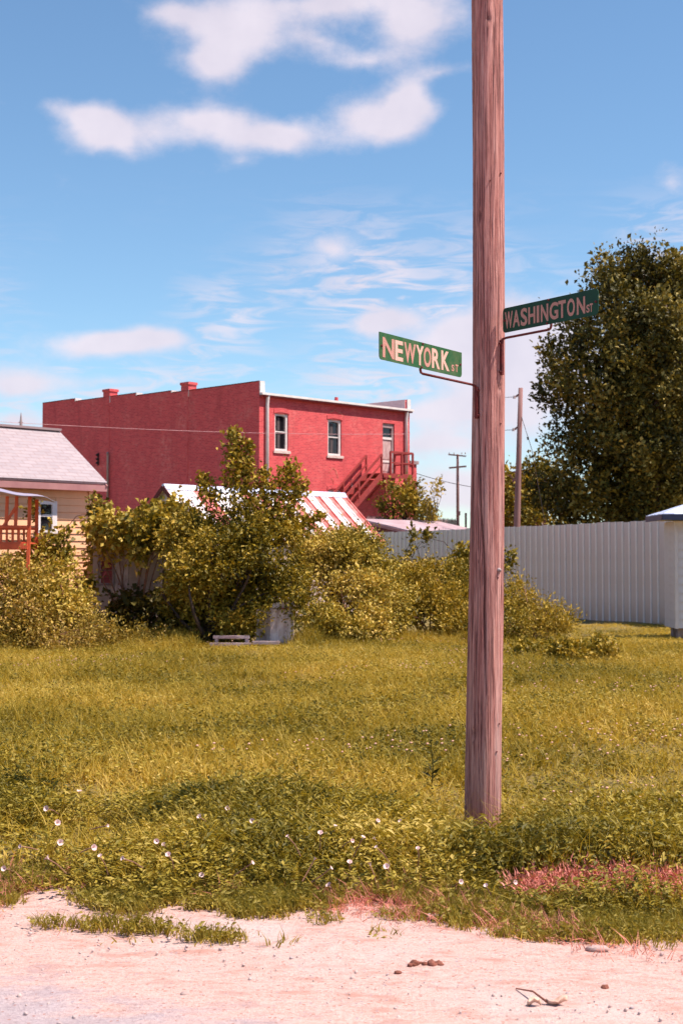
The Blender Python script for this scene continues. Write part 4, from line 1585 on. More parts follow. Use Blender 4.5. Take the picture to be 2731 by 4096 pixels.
# roof: hipped metal sheet, fascia
ro = .31
ex0, ex1, ey0, ey1 = -ro, WW + ro, -ro, WDp + ro
ez1 = P(2636, 2056, WD - ro).z
hd2 = (ey1 - ey0) / 2
rL, rR = Vector((ex0 + hd2, ey0 + hd2, ez1 + .27)), Vector((ex1 - hd2, ey0 + hd2, ez1 + .27))
wr = empty('roof', (0, 0, 0))
wr.parent = ws
c00, c10, c11, c01 = Vector((ex0, ey0, ez1)), Vector((ex1, ey0, ez1)), Vector((ex1, ey1, ez1)), Vector((ex0, ey1, ez1))
for (a, b2, ta, tb) in ((c00, c10, rL, rR), (c10, c11, rR, rR), (c11, c01, rR, rL), (c01, c00, rL, rL)):
    n = (b2 - a).cross(ta - a).normalized()
    ed = (b2 - a).normalized()
    Ln = (b2 - a).length
    la, lb = (ta - a).dot(ed), (tb - a).dot(ed)
    up_ = (ta - a) - ed * la
    cuts = sorted({0.0, la, lb, Ln} | {k * .23 for k in range(1, int(Ln / .23) + 1)})

    def topat(t):
        if t < la:
            return t / la
        if t > lb:
            return (Ln - t) / max(Ln - lb, 1e-6)
        return 1.0
    for j, (t0, t1) in enumerate(zip(cuts[:-1], cuts[1:])):
        if t1 - t0 < .01:
            continue
        p, q2 = a + ed * t0, a + ed * t1
        h0, h1_ = max(0.0, topat(t0)), max(0.0, topat(t1))
        pts4 = [p, q2] + ([q2 + up_ * h1_] if h1_ > 1e-3 else []) + ([p + up_ * h0] if h0 > 1e-3 else [])
        if len(pts4) < 3:
            continue
        MB().hexa([v - n * .01 for v in pts4], [v + n * (.004 if j % 2 else .012) for v in pts4]).build('roof_sheet', 'sky_metal', wr)
MB().box(ex0 - .002, ex1, ey0 - .012, ey0 + .02, ez1 - .12, ez1 - .012).build('fascia', 'navy', wr)
MB().box(ex0 - .012, ex0 + .02, ey0 + .022, ey1, ez1 - .12, ez1 - .012).build('fascia', 'navy', wr)
MB().box(ex0 + .022, ex1, ey0 + .022, ey1, ez1 - .10, ez1 - .085).build('soffit', 'shed_white', wr)

# ================================================================== OVERGROWN OUTBUILDING under the shrubs
OD = 29.2
ol = P(372, 2300, OD)
og = empty('overgrown_outbuilding', (ol.x, OD, 0), R(2), 'derelict grey panelled outbuilding half hidden under vines', 'outbuilding')
ow = P(1010, 2300, OD).x - ol.x
oh = P(372, 2170, OD).z
MB().box(.0, ow, .03, 3.0, 0, oh - .02).build('body', 'grey_panel', og)
wlx, wrx = P(398, 2300, OD).x - ol.x, P(456, 2300, OD).x - ol.x
wlz, whz = P(420, 2340, OD).z, P(420, 2228, OD).z
px_ = [0, wlx - .02, wrx + .02, P(515, 2300, OD).x - ol.x, P(565, 2300, OD).x - ol.x, P(640, 2300, OD).x - ol.x, P(740, 2300, OD).x - ol.x, P(860, 2300, OD).x - ol.x, ow]
for k in range(len(px_) - 1):
    if k == 1:
        MB().box(px_[k] + .006, px_[k + 1] - .006, -.004, .028, .35, wlz - .02).build('wall_panel', 'shed_white' if False else 'grey_panel', og)
        MB().box(px_[k] + .006, px_[k + 1] - .006, -.004, .028, whz + .02, oh).build('wall_panel', 'grey_panel', og)
    else:
        MB().box(px_[k] + .006, px_[k + 1] - .006, -.004, .028, .35, oh).build('wall_panel', 'old_paint' if k in (2, 5) else 'grey_panel', og)
ow_ = empty('window', ((wlx + wrx) / 2, 0, wlz))
ow_.parent = og
W, H = wrx - wlx, whz - wlz
MB().box(-W / 2, -W / 2 + .035, -.03, .028, 0, H).box(W / 2 - .035, W / 2, -.03, .028, 0, H).box(-W / 2 + .035, W / 2 - .035, -.03, .028, 0, .035).box(-W / 2 + .035, W / 2 - .035, -.03, .028, H - .035, H).build('frame', 'old_board', ow_)
MB().box(-W / 2 + .036, W / 2 - .036, .0, .01, H * .55, H * .85).build('red_blind', 'red_junk', ow_)
MB().box(-W / 2 + .036, W / 2 - .036, .002, .012, .04, H * .52).build('red_blind', 'red_junk', ow_)
MB().box(-.05, ow + .05, -.06, 3.05, oh, oh + .06).build('roof_slab', 'old_roof', og)
MB().box(0, ow, -.03, .02, .25, .345).build('sill_board', 'old_board', og)
# red sheet leaning in the gloom
q_ = P(690, 2415, 28.6)
rs_ = MB().hexa([(-.22, 0, 0), (.22, 0, 0), (.22, .02, 0), (-.22, .02, 0)], [(-.20, .14, .75), (.22, .14, .78), (.22, .16, .78), (-.20, .16, .75)]).build('scrap_sheet', 'red_junk')
rs_.location = (q_.x, 28.75, .02)
tag(rs_, 'dark red sheet leaning against the outbuilding under the shrub', 'scrap')

# weathered cabinet standing at the shrub's foot
kb = P(1128, 2560, 26.6)
kl, kr_ = P(1082, 2480, 26.6).x, P(1172, 2480, 26.6).x
kz = P(1128, 2412, 26.6).z
cab = empty('weathered_cabinet', ((kl + kr_) / 2, 26.6, 0), R(0), 'small white weathered cabinet with worn paint at the foot of the shrub', 'cabinet')
kw = kr_ - kl
MB().box(-kw / 2, kw / 2, .022, .42, .05, kz - .06).build('carcass', 'old_paint', cab)
MB().box(-kw / 2 - .004, kw / 2 + .004, -.004, .02, .06, kz * .80).build('door', 'old_paint', cab)
tp_ = [(-kw / 2, kz * .81), (kw / 2, kz * .81), (kw / 2 + .01, kz - .02), (kw * .30, kz - .03), (kw * .05, kz + .05), (-kw * .12, kz + .03), (-kw / 2, kz - .05)]
MB().hexa([(p[0], .02, p[1]) for p in tp_], [(p[0], -.006, p[1]) for p in tp_]).build('crest_board', 'old_paint', cab)
MB().box(-kw * .10, kw * .30, -.012, -.0065, kz * .86, kz * .90).build('drawer_pull', 'red_junk', cab)
MB().box(-kw / 2 - .28, -kw / 2 - .006, .15, .40, .04, kz * .88).build('side_panel', 'old_paint', cab)
MB().box(kw / 2 - .03, kw / 2 + .02, .0205, .05, kz - .055, kz + .01).build('finial', 'trim_white', cab)
for (x, y) in ((-kw / 2 + .04, .05), (kw / 2 - .04, .05), (-kw / 2 + .04, .38), (kw / 2 - .04, .38)):
    MB().box(x - .025, x + .025, y - .02, y + .02, 0, .049).build('leg', 'old_board', cab)

# low plank step in front
sl_, sr_ = P(838, 2580, 26.1).x, P(1118, 2580, 26.1).x
stp = empty('plank_step', (sl_, 26.1, 0), R(-1), 'low grey plank step lying in the grass under the dark shrub', 'step')
sw = sr_ - sl_
MB().box(0, sw * .60, .0, .12, .07, .125).build('plank', 'old_board', stp)
MB().box(.05, sw * .56, .16, .30, .20, .25).build('plank', 'old_board', stp)
MB().box(sw * .60 + .01, sw, .0, .10, .10, .16).build('plank', 'old_board', stp)
for x in (.1, sw * .5, sw * .9):
    MB().box(x - .04, x + .04, .02, .32, 0, .069).build('bearer', 'old_board', stp)
MB().box(.08, .14, .17, .29, .071, .199).build('bearer', 'old_board', stp)
MB().box(sw * .5, sw * .5 + .06, .17, .29, .071, .199).build('bearer', 'old_board', stp)

# ================================================================== TREES
def tree(label, name, base_px, D, blobs, leafm, leaf, spacing, per, rad_, seed, trunk_r, group=None, targets=None, updir=.5, shell=.45, cat='tree'):
    g = np.random.default_rng(seed)
    bx = P(base_px, 2200, D).x
    root = empty(name, (bx, D, 0), 0, label, cat, group)
    b0 = np.array((bx, D, 0))
    bl = [(np.array(c) - b0, r) for c, r in blobs]
    cs, ds = blob_clusters(bl, spacing, g, shell)
    keep = (cs[:, 2] > .3) & holes(cs, 3.0 if trunk_r > .3 else 5.0, seed, -.27 if trunk_r > .3 else -.16)
    cs, ds = cs[keep], ds[keep]
    cen, ax, sz = tufts(cs, ds, per, rad_, leaf, g, updir)
    link('crown', leaf_mesh('crown', cen, ax, sz, .62, up=.7, g=g, tone=tufts.tone), leafm, root)
    mb = MB()
    zt = max(c[2] for c, r in bl)
    fork = max(1.2, zt * .25)
    mb.tube([(0, 0, -.1), (.02, 0, fork * .5), (0, .02, fork)], [trunk_r * 1.25, trunk_r, trunk_r * .9], 10)
    mb.build('trunk', 'bark', root, True)
    mb = MB()
    limbs(mb, (0, 0, fork * .8), [tuple(np.array(c) * np.array([.9, .9, 1.0]) + np.array([0, 0, r[2] * .3])) for c, r in bl], trunk_r * .5, g, 7, .10)
    sel = g.choice(len(cs), min(26, len(cs)), replace=False)
    for i in sel:
        k = int(np.argmin([np.linalg.norm(cs[i] - c) for c, r in bl]))
        limbs(mb, tuple(bl[k][0] * .8), [tuple(cs[i])], trunk_r * .16, g, 4, .1)
    mb.build('branches', 'bark', root, True)
    return root


def B_(px, py, rx, ry, D, rd=None):
    return pblob(px, py, D, rx, ry, rd if rd else rx * D / F)


MD = 60.0
maple = [B_(2570, 1110, 110, 110, MD), B_(2420, 1200, 100, 110, MD - 1), B_(2690, 1170, 90, 110, MD), B_(2520, 1260, 120, 90, MD - 2.5), B_(2650, 1300, 120, 100, MD - 3),
         B_(2300, 1300, 85, 80, MD), B_(2400, 1390, 110, 80, MD - 2.5), B_(2250, 1430, 80, 80, MD), B_(2540, 1430, 130, 90, MD - 3), B_(2700, 1450, 120, 100, MD - 3),
         B_(2330, 1520, 110, 75, MD - 2), B_(2220, 1570, 70, 60, MD), B_(2470, 1590, 120, 80, MD - 3), B_(2640, 1610, 130, 90, MD - 3.5), B_(2300, 1670, 90, 55, MD - 1),
         B_(2420, 1740, 110, 75, MD - 2.5), B_(2580, 1780, 120, 80, MD - 3), B_(2720, 1760, 110, 100, MD - 3), B_(2260, 1790, 85, 50, MD - .5), B_(2340, 1880, 110, 70, MD - 1.5),
         B_(2480, 1920, 120, 80, MD - 2), B_(2640, 1950, 130, 90, MD - 2), B_(2230, 1990, 100, 80, MD), B_(2380, 2040, 150, 80, MD - .5), B_(2580, 2060, 160, 80, MD - 1),
         B_(2800, 1340, 130, 150, MD), B_(2850, 1600, 150, 180, MD - 1), B_(2820, 1900, 160, 150, MD - 1), B_(2950, 1450, 150, 200, MD + 1),
         B_(2600, 1750, 220, 230, MD + 2.5), B_(2660, 1400, 200, 230, MD + 2.5), B_(2480, 1100, 100, 90, MD + .5), B_(2650, 1100, 90, 80, MD + 1), B_(2760, 1190, 100, 110, MD + 1)]
tree('huge dark golden green maple rising over the metal fence on the right', 'maple_tree', 2590, MD, maple, 'leaf_maple', .19, .64, 42, .40, 11, .38, shell=.6, updir=1.3)
tree('round sunlit tree beside the leaning far pole below the maple', 'background_tree', 2130, 74, [B_(2120, 1940, 110, 100, 74), B_(2050, 1980, 80, 110, 74), B_(2200, 1930, 90, 90, 74), B_(2120, 2070, 160, 90, 73)],
     'leaf_gold', .22, .6, 22, .40, 12, .2, 'trees behind the metal fence')
tree('small golden tree in front of the iron stair', 'young_tree', 1610, 58, [B_(1610, 2010, 70, 70, 58), B_(1545, 2050, 35, 45, 58), B_(1645, 1950, 24, 40, 58), B_(1690, 2060, 50, 40, 58), B_(1560, 1975, 28, 28, 58)],
     'leaf_gold', .13, .34, 26, .24, 13, .12)
tree('thin leafy sapling against the sky right of the brick building', 'sapling', 1735, 57, [B_(1748, 1955, 24, 22, 57), B_(1725, 2000, 22, 20, 57), B_(1715, 2055, 40, 30, 57)],
     'leaf_gold', .13, .40, 20, .22, 14, .05)

# red house glimpsed under the maple
rh = P(2120, 1990, 88)
rho = empty('red_house', (rh.x, 88, 0), R(12), 'dark red gabled house half seen between the trees and the leaning pole', 'house')
zz = P(2120, 1885, 88).z
ze = P(2120, 1990, 88).z
MB().box(-1.1, 1.1, 0, 6, 0, ze).build('wall', 'red_far', rho)
MB().hexa([(-1.1, .01, ze), (1.1, .01, ze), (1.1, .05, ze), (-1.1, .05, ze)], [(-.05, .01, zz), (.05, .01, zz), (.05, .05, zz), (-.05, .05, zz)]).build('gable', 'red_far', rho)
for sgn in (-1, 1):
    MB().hexa([(sgn * 1.3, -.35, ze - .2), (0, -.35, zz + .05), (0, 6.2, zz + .05), (sgn * 1.3, 6.2, ze - .2)], [(sgn * 1.3, -.35, ze - .05), (0, -.35, zz + .2), (0, 6.2, zz + .2), (sgn * 1.3, 6.2, ze - .05)]).build('roof', 'rust_iron', rho)
ww_ = MB().box(-.45, .25, -.04, -.005, ze - .1, ze + .6).build('window', 'trim_white', rho)
MB().box(-.35, .15, -.05, -.042, ze, ze + .5).build('pane', 'glass', ww_)
MB().box(-1.1, 1.6, -1.2, -1.1, ze - .55, ze - .42).build('porch_beam', 'old_board', rho)
MB().box(-1.1, 1.6, -1.2, 0, ze - .40, ze - .34).build('porch_roof', 'rust_iron', rho)
for x in (-1.0, .3, 1.5):
    MB().box(x - .07, x + .07, -1.2, -1.08, 0, ze - .56).build('porch_post', 'old_board', rho)

# ================================================================== FAR POLES AND WIRES
lp = P(2066, 2110, 55)
lpt = P(2081, 1552, 55)
lpo = empty('leaning_pole', (lp.x, 55, 0), 0, 'leaning bare utility pole with two insulators behind the metal fence', 'pole')
dxl = lpt.x - lp.x
z_at = lambda py: P(2070, py, 55).z
MB().tube([(-dxl * .25, 0, -.1), (0, 0, lp.z), (dxl * .5, 0, (lp.z + lpt.z) / 2), (dxl, 0, lpt.z)], [.145, .13, .105, .085], 12).build('shaft', 'far_pole', lpo, True)
for (py, fx) in ((1585, .94), (1715, .70)):
    z = z_at(py)
    b_ = MB().tube([(dxl * fx, -.02, z + .10), (dxl * fx - .14, -.02, z + .02), (dxl * fx - .24, -.02, z - .06)], [.04, .035, .03], 6).build('insulator_bracket', 'far_pole', lpo)
    MB().tube([(dxl * fx - .24, -.02, z - .09), (dxl * fx - .24, -.02, z + .02)], [.06, .035], 8).build('insulator', 'bolt', b_)
gp = P(2118, 1800, 55)
MB().tube([(dxl * .85, .0, z_at(1650)), (gp.x - lp.x, -.5, gp.z), (gp.x - lp.x + (gp.x - lp.x - dxl) * 1.2, -1.2, z_at(2110))], .012, 5).build('guy_wire', 'wire', lpo)
MB().tube([P(2105, 1750, 55) - Vector((lp.x, 55 + .3, 0)), P(2107, 1762, 55) - Vector((lp.x, 55 + .3, 0))], .04, 6).build('guy_insulator', 'wire', lpo)

fp = P(1830, 2100, 120)
fpo = empty('crossarm_pole', (fp.x, 120, 0), R(-8), 'distant utility pole with two crossarms left of the big pole', 'pole')
zf_ = lambda py: P(1830, py, 120).z
MB().tube([(0, 0, 0), (0, 0, zf_(1950)), (0, 0, zf_(1817))], [.15, .13, .10], 10).build('shaft', 'far_pole', fpo, True)
MB().bar((-.78, -.14, zf_(1818)), (.72, -.14, zf_(1826)), .10, .11).build('crossarm', 'far_pole', fpo)
MB().bar((-.72, -.14, zf_(1872)), (.74, -.14, zf_(1866)), .11, .14).build('crossarm', 'far_pole', fpo)
for x in (-.7, -.3, .35, .65):
    MB().tube([(x, -.14, zf_(1818)), (x, -.14, zf_(1810))], [.05, .03], 6).build('insulator', 'bolt', fpo)
MB().box(-.10, .22, -.3, -.12, zf_(2062), zf_(2045)).build('meter_box', 'far_pole', fpo)
sp_ = P(1862, 2095, 62)
spo = tag(MB().tube([(0, 0, 0), (0, 0, P(1862, 2052, 62).z)], [.05, .045], 8).build('thin_post', 'far_pole'), 'short thin post standing right of the crossarm pole', 'post')
spo.location = (sp_.x, 62, 0)


def wire(label, a, b2, sag, r, mat, group=None):
    a, b2 = Vector(a), Vector(b2)
    n = 18
    pts = [a.lerp(b2, k / n) - Vector((0, 0, sag * 4 * (k / n) * (1 - k / n))) for k in range(n + 1)]
    o = MB().tube([p - a for p in pts], r, 5).build('overhead_wire', mat)
    o.location = a
    return tag(o, label, 'wire', group)


wire('pale overhead wire crossing in front of the red side wall', P(-60, 1683, 50), P(1060, 1733, 50), .05, .008, 'wire_pale')
wire('thin pale wire across the lit rear wall above the windows', P(1060, 1733, 50), P(1640, 1736, 50), .02, .007, 'wire_pale')
wire('pale wire sloping along the top of the side parapet', P(-60, 1590, 58), P(1037, 1562, 58), .02, .006, 'wire_pale') if False else None
wire('dark wire from the brick wing towards the crossarm pole', P(1662, 1893, 70), P(1960, 1958, 70), .10, .016, 'wire')
wire('faint upper wire running left from the leaning pole', P(1900, 1592, 60), P(2075, 1586, 55), .02, .010, 'wire')
wire('faint lower wire running left from the leaning pole', P(1900, 1722, 60), P(2070, 1718, 55), .02, .010, 'wire')

# ================================================================== SHRUBS AND VINES
# big box elder shrub in the middle
BD = 27.2


def shoot(px0, py0, px1, py1, D, w_, n, leaf):
    """leaves along an upright shoot"""
    def fn(g, b0):
        t = g.random(n)
        a, b2 = np.array(P(px0, py0, D)), np.array(P(px1, py1, D))
        p = a + (b2 - a) * t[:, None] + g.normal(size=(n, 3)) * (w_ * (1.15 - t * .7))[:, None]
        ax = unit(g.normal(size=(n, 3)) + np.array([0, 0, .1]))
        return p - b0, ax, leaf * (.6 + .8 * g.random(n))
    return fn


def shoots(lst):
    def fn(g, b0):
        r = [f_(g, b0) for f_ in lst]
        return tuple(np.concatenate([x[i] for x in r]) for i in range(3))
    return fn


sh = shoots([shoot(950, 2000, 935, 1722, BD, .16, 900, .10), shoot(985, 1990, 1000, 1765, BD, .10, 350, .10), shoot(860, 2020, 800, 1900, BD, .12, 380, .10),
             shoot(1100, 2050, 1170, 1855, BD, .18, 700, .10), shoot(1130, 2080, 1215, 1935, BD, .13, 350, .10), shoot(1130, 2130, 1290, 2060, BD, .12, 420, .10),
             shoot(1050, 2050, 1060, 1880, BD, .15, 450, .10), shoot(560, 2120, 575, 2010, BD - .4, .08, 150, .10)])
plant('box_elder_shrub', 'big golden green box elder shrub with tall shoots in the middle of the lot', 'shrub', P(840, 2585, BD).xy.to_3d(),
      [pblob(860, 2220, BD - .2, 190, 140, .9), pblob(1040, 2220, BD, 140, 120, .9), pblob(740, 2180, BD - .2, 100, 90, .7), pblob(980, 2095, BD, 110, 75, .7),
       pblob(790, 2105, BD, 90, 55, .6), pblob(1150, 2130, BD, 65, 45, .5), pblob(810, 2340, BD - .3, 100, 90, .6), pblob(930, 2330, BD, 150, 100, .7),
       pblob(1120, 2290, BD, 100, 100, .6), pblob(720, 2330, BD - .4, 50, 70, .4), pblob(860, 2430, BD + .2, 190, 80, .5), pblob(1000, 2420, BD + .2, 90, 90, .4), pblob(1040, 2450, 26.45, 28, 60, .12), pblob(1110, 2385, 26.45, 60, 22, .15), pblob(1195, 2440, 26.6, 25, 60, .2), pblob(930, 2500, 26.7, 90, 40, .25)],
      'leaf_gold', .074, .158, 21, .16, 21, None, .035, 16, .35, .35, .55, extra=sh)
# grape vine over the outbuilding
VD = 28.6
plant('grape_vine', 'broad leaved yellow green vine sprawling over the derelict outbuilding', 'vine', P(560, 2580, VD).xy.to_3d(),
      [pblob(470, 2120, VD, 120, 60, .8), pblob(600, 2110, VD, 130, 70, .8), pblob(420, 2180, VD, 40, 60, .4), pblob(540, 2150, VD - .3, 130, 30, .4),
       pblob(700, 2100, VD, 100, 70, .7), pblob(545, 2215, VD - .5, 25, 30, .2), pblob(345, 2330, VD - .3, 25, 60, .3)],
      'leaf_vine', .115, .18, 11, .15, 22, None, .02, 14, .2, .45, .8, 'twig', 1.2)
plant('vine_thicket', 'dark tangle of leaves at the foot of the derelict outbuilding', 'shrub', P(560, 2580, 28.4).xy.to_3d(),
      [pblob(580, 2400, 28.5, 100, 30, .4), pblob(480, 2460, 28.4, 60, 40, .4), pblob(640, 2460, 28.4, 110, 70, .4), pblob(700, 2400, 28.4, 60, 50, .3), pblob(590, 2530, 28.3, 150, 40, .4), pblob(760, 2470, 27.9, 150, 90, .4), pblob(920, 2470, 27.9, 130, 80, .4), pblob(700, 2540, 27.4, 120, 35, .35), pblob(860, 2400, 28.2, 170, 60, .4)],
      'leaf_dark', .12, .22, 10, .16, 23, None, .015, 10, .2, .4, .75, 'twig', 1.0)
# vine climbing the house corner
plant('house_vine', 'dark vine climbing the right corner of the cream house', 'vine', P(400, 2560, 29.9).xy.to_3d(),
      [pblob(390, 1975, 29.9, 16, 30, .2), pblob(388, 2040, 29.9, 16, 40, .2), pblob(382, 2120, 29.8, 18, 40, .25), pblob(425, 2090, 29.6, 26, 50, .25), pblob(385, 2200, 29.6, 25, 50, .25)],
      'leaf_gold', .10, .15, 12, .12, 24, None, .02, 8, .2, .5, .75, 'twig')
# shrubs along the left
plant('leafy_shrub', 'leafy shrub in front of the cream house window', 'shrub', P(200, 2560, 27.5).xy.to_3d(),
      [pblob(195, 2195, 27.5, 36, 35, .4), pblob(138, 2070, 27.7, 14, 45, .2), pblob(235, 2240, 27.4, 50, 45, .4), pblob(140, 2190, 27.6, 35, 45, .35), pblob(110, 2260, 27.2, 50, 40, .4), pblob(255, 2150, 27.5, 18, 22, .2)],
      'leaf_vine', .095, .18, 11, .14, 25, None, .02, 12, .35, .35, .7, 'twig')
plant('bramble_bush', 'sunlit bramble bush in front of the red play tower', 'shrub', P(60, 2600, 26.0).xy.to_3d(),
      [pblob(25, 2290, 25.6, 70, 50, .5), pblob(115, 2330, 25.8, 60, 45, .5), pblob(40, 2390, 25.5, 90, 60, .6), pblob(-90, 2380, 25.6, 100, 110, .6), pblob(140, 2440, 25.6, 70, 45, .5), pblob(20, 2470, 25.2, 90, 45, .5)],
      'leaf_dry', .068, .155, 18, .15, 26, None, .02, 14, .35, .4, .6, 'twig')
plant('leafy_bush', 'green leafy bush between the brambles and the vine', 'shrub', P(270, 2600, 26.3).xy.to_3d(),
      [pblob(225, 2335, 26.4, 85, 75, .6), pblob(305, 2410, 26.4, 40, 55, .4), pblob(180, 2410, 26.1, 110, 70, .6), pblob(270, 2440, 26.0, 85, 50, .5)],
      'leaf_vine', .074, .155, 18, .15, 27, None, .02, 12, .3, .4, .7, 'twig')
plant('low_thicket', 'low yellowed thicket along the left edge of the grass', 'shrub', P(150, 2620, 25.6).xy.to_3d(),
      [pblob(50, 2510, 25.4, 140, 60, .6), pblob(210, 2520, 25.5, 130, 50, .6), pblob(370, 2520, 25.8, 110, 55, .6), pblob(-110, 2520, 25.3, 130, 60, .6), pblob(500, 2550, 26.0, 80, 35, .4), pblob(620, 2570, 26.4, 90, 25, .35), pblob(60, 2575, 25.0, 140, 30, .4), pblob(260, 2580, 25.2, 140, 28, .4)],
      'leaf_dry', .062, .14, 17, .14, 28, None, .012, 18, .5, .4, .4, 'twig')
# shrubs along the right of the middle
plant('honeysuckle_shrub', 'dense rounded shrub below the striped roof with a dark hollow', 'shrub', P(1380, 2480, 29.5).xy.to_3d(),
      [pblob(1330, 2180, 30.0, 110, 65, .9), pblob(1440, 2210, 30.0, 110, 80, .9), pblob(1250, 2190, 30.2, 70, 60, .6), pblob(1500, 2280, 29.6, 80, 80, .7),
       pblob(1330, 2240, 30.4, 120, 60, .6), pblob(1270, 2330, 32.0, 130, 120, .3), pblob(1290, 2260, 29.6, 60, 30, .5), pblob(1250, 2250, 30.0, 60, 45, .5)],
      'leaf_vine', .070, .15, 20, .15, 29, None, .025, 14, .4, .4, .55)
plant('rose_thicket', 'pale sunlit thicket spreading right of the dark hollow', 'shrub', P(1450, 2500, 28.4).xy.to_3d(),
      [pblob(1430, 2360, 28.8, 110, 80, .7), pblob(1390, 2440, 28.4, 70, 50, .6), pblob(1520, 2400, 28.6, 110, 80, .7), pblob(1270, 2470, 27.8, 90, 40, .5), pblob(1450, 2460, 28.0, 110, 45, .5), pblob(1380, 2510, 27.4, 120, 30, .4), pblob(1520, 2500, 27.8, 100, 35, .4)],
      'leaf_vine', .068, .145, 19, .14, 30, None, .02, 14, .3, .4, .6, 'twig')
plant('golden_thicket', 'bright golden thicket left of the big pole before the metal fence', 'shrub', P(1720, 2490, 30.0).xy.to_3d(),
      [pblob(1630, 2310, 31.0, 110, 60, .8), pblob(1740, 2330, 31.0, 120, 70, .8), pblob(1850, 2330, 31.2, 100, 70, .8), pblob(1650, 2400, 30.0, 120, 70, .7), pblob(1780, 2410, 30.0, 120, 70, .7), pblob(1900, 2400, 30.5, 110, 70, .7), pblob(1620, 2480, 29.2, 130, 40, .5), pblob(1780, 2490, 29.2, 130, 40, .5), pblob(1920, 2490, 29.4, 100, 40, .5)],
      'leaf_gold', .068, .15, 19, .15, 31, None, .02, 16, .5, .4, .5, 'twig')
plant('elm_sapling', 'young leafy sapling standing against the metal fence', 'sapling', P(1675, 2480, 32.5).xy.to_3d(),
      [pblob(1680, 2150, 32.5, 40, 35, .3), pblob(1665, 2215, 32.5, 45, 45, .3), pblob(1655, 2270, 32.5, 50, 40, .3)],
      'leaf_gold', .11, .20, 12, .13, 32, None, .02, 8, .5, .3, .6)
plant('dark_sapling', 'small dark sapling just left of the big pole', 'sapling', P(1850, 2480, 32.0).xy.to_3d(),
      [pblob(1845, 2225, 32.0, 40, 35, .3), pblob(1870, 2270, 32.0, 55, 50, .3), pblob(2030, 2240, 32.0, 12, 45, .2)],
      'leaf_gold', .11, .20, 11, .13, 33, None, .02, 8, .5, .3, .6)
plant('weed_mound', 'mound of yellow weeds sloping down right of the big pole', 'weeds', P(2120, 2530, 28.5).xy.to_3d(),
      [pblob(2040, 2420, 29.5, 80, 90, .7), pblob(2120, 2460, 29.0, 100, 70, .7), pblob(2210, 2490, 28.6, 90, 50, .6), pblob(2270, 2520, 28.3, 50, 35, .4), pblob(2000, 2500, 28.0, 130, 45, .5)],
      'leaf_gold', .07, .14, 14, .13, 34, None, .01, 26, .9, .4, .35, 'twig')
for (px, py, rx, ry, lab, sd) in ((2110, 2620, 60, 28, 'low dark leafy weed in the grass nearest the big pole on its right', 41), (2270, 2640, 60, 24, 'low broad weed between two others in the right hand grass', 42),
                                  (2400, 2615, 50, 40, 'taller dark weed at the right of the three in the grass', 43)):
    gp_ = G(px, py + ry)
    plant('field_weed', lab, 'weed', gp_, [((gp_.x, gp_.y, .16), (rx * gp_.y / F * 1.15, .3, .20))], 'leaf_gold', .075, .10, 14, .09, sd, 'dark weeds in the right hand grass', .008, 10, .5, .3, .55, 'twig')

# ================================================================== GRASS, VERGE AND SMALL THINGS
g = np.random.default_rng(99)


def sample_field(n, d0, d1, power, half=.30, xlim=None):
    """points over the visible trapezoid of the lot; denser near the street when power < 1"""
    d = d0 + (d1 - d0) * g.random(n) ** power
    x = (g.random(n) * 2 - 1) * (half * d + .6)
    return x, d


def vnoise(x, y, sc_, seed):
    """cheap smooth noise in 0..1"""
    r = np.random.default_rng(seed)
    v = np.zeros_like(x)
    for k in range(6):
        a = r.random() * 6.28
        f_ = sc_ * (.6 + 1.2 * r.random())
        v += np.sin((x * math.cos(a) + y * math.sin(a)) * f_ + r.random() * 6.28)
    return .5 + v / 6


def put(name, x, y, h, protos, kinds, label, cat, mats, tilt=.14, zoff=0.0, patch=None):
    n = len(x)
    rot = np.stack([g.normal(size=n) * tilt, g.normal(size=n) * tilt, g.random(n) * 6.283], 1)
    sc_ = np.stack([.8 + .5 * g.random(n), .8 + .5 * g.random(n), h], 1)
    return scatter(name, np.stack([x, y, gz(x, y) + zoff], 1), rot, sc_, protos, kinds, label, cat, mats, patch)


# meadow grass
x, y = sample_field(84000, 7.2, 37, .90)
far_cut = np.where(x > 3.6 + (y - 28) * .12, 36.0, np.where(x > -.4, 29.5, 27.2))
ok = (y < far_cut) & (y > edge_d(x) + .55)
ok &= ~((np.hypot(x - pole_base.x, y - pole_base.y) < .12))
nz = .6 * vnoise(x, y, 1.3, 5) + .4 * vnoise(x, y, 5.5, 6)
ok &= g.random(len(x)) < np.clip(nz * 1.9, .35, 1)
x, y, nz = x[ok], y[ok], nz[ok]
h = .36 + .60 * nz + .30 * g.random(len(x)) ** 2
foot = np.clip((y - (far_cut[ok] - 2.2)) / 2.0, 0, 1) * (x < 3.2)
foot = np.where((x > -2.7) & (x < -.95), 0, foot)
h = np.where((x > -2.6) & (x < -.95) & (y > 24.4), h * .5, h)
h = h * (1 + 1.1 * foot * (.4 + nz))
mown = (x > 3.5 + (y - 26) * .12) & (y > 26.2)
h = np.where(mown, h * .35, h)
h = np.where((np.abs(x - pole_base.x + .02) < .30) & (y > 7.5) & (y < 8.7), h * .40, h)
pr = [blade_clump('grass_tuft', 8, .20, .0085, .060, .60, 'grass', 1), blade_clump('grass_tuft', 8, .16, .0095, .065, 1.0, 'grass', 2),
      blade_clump('grass_tuft', 6, .28, .007, .05, .45, 'grass', 3), leafy_clump('forb_tuft', 13, .13, .040, .06, 'weed', 4, .6),
      leafy_clump('forb_tuft', 9, .20, .030, .03, 'weed', 6, .3)]
kd = g.choice(5, len(x), p=[.36, .26, .14, .14, .10])
forb = vnoise(x, y, 2.1, 19) + .25 * g.random(len(x)) > .82
kd = np.where(forb & (g.random(len(x)) < .42), 3, kd)
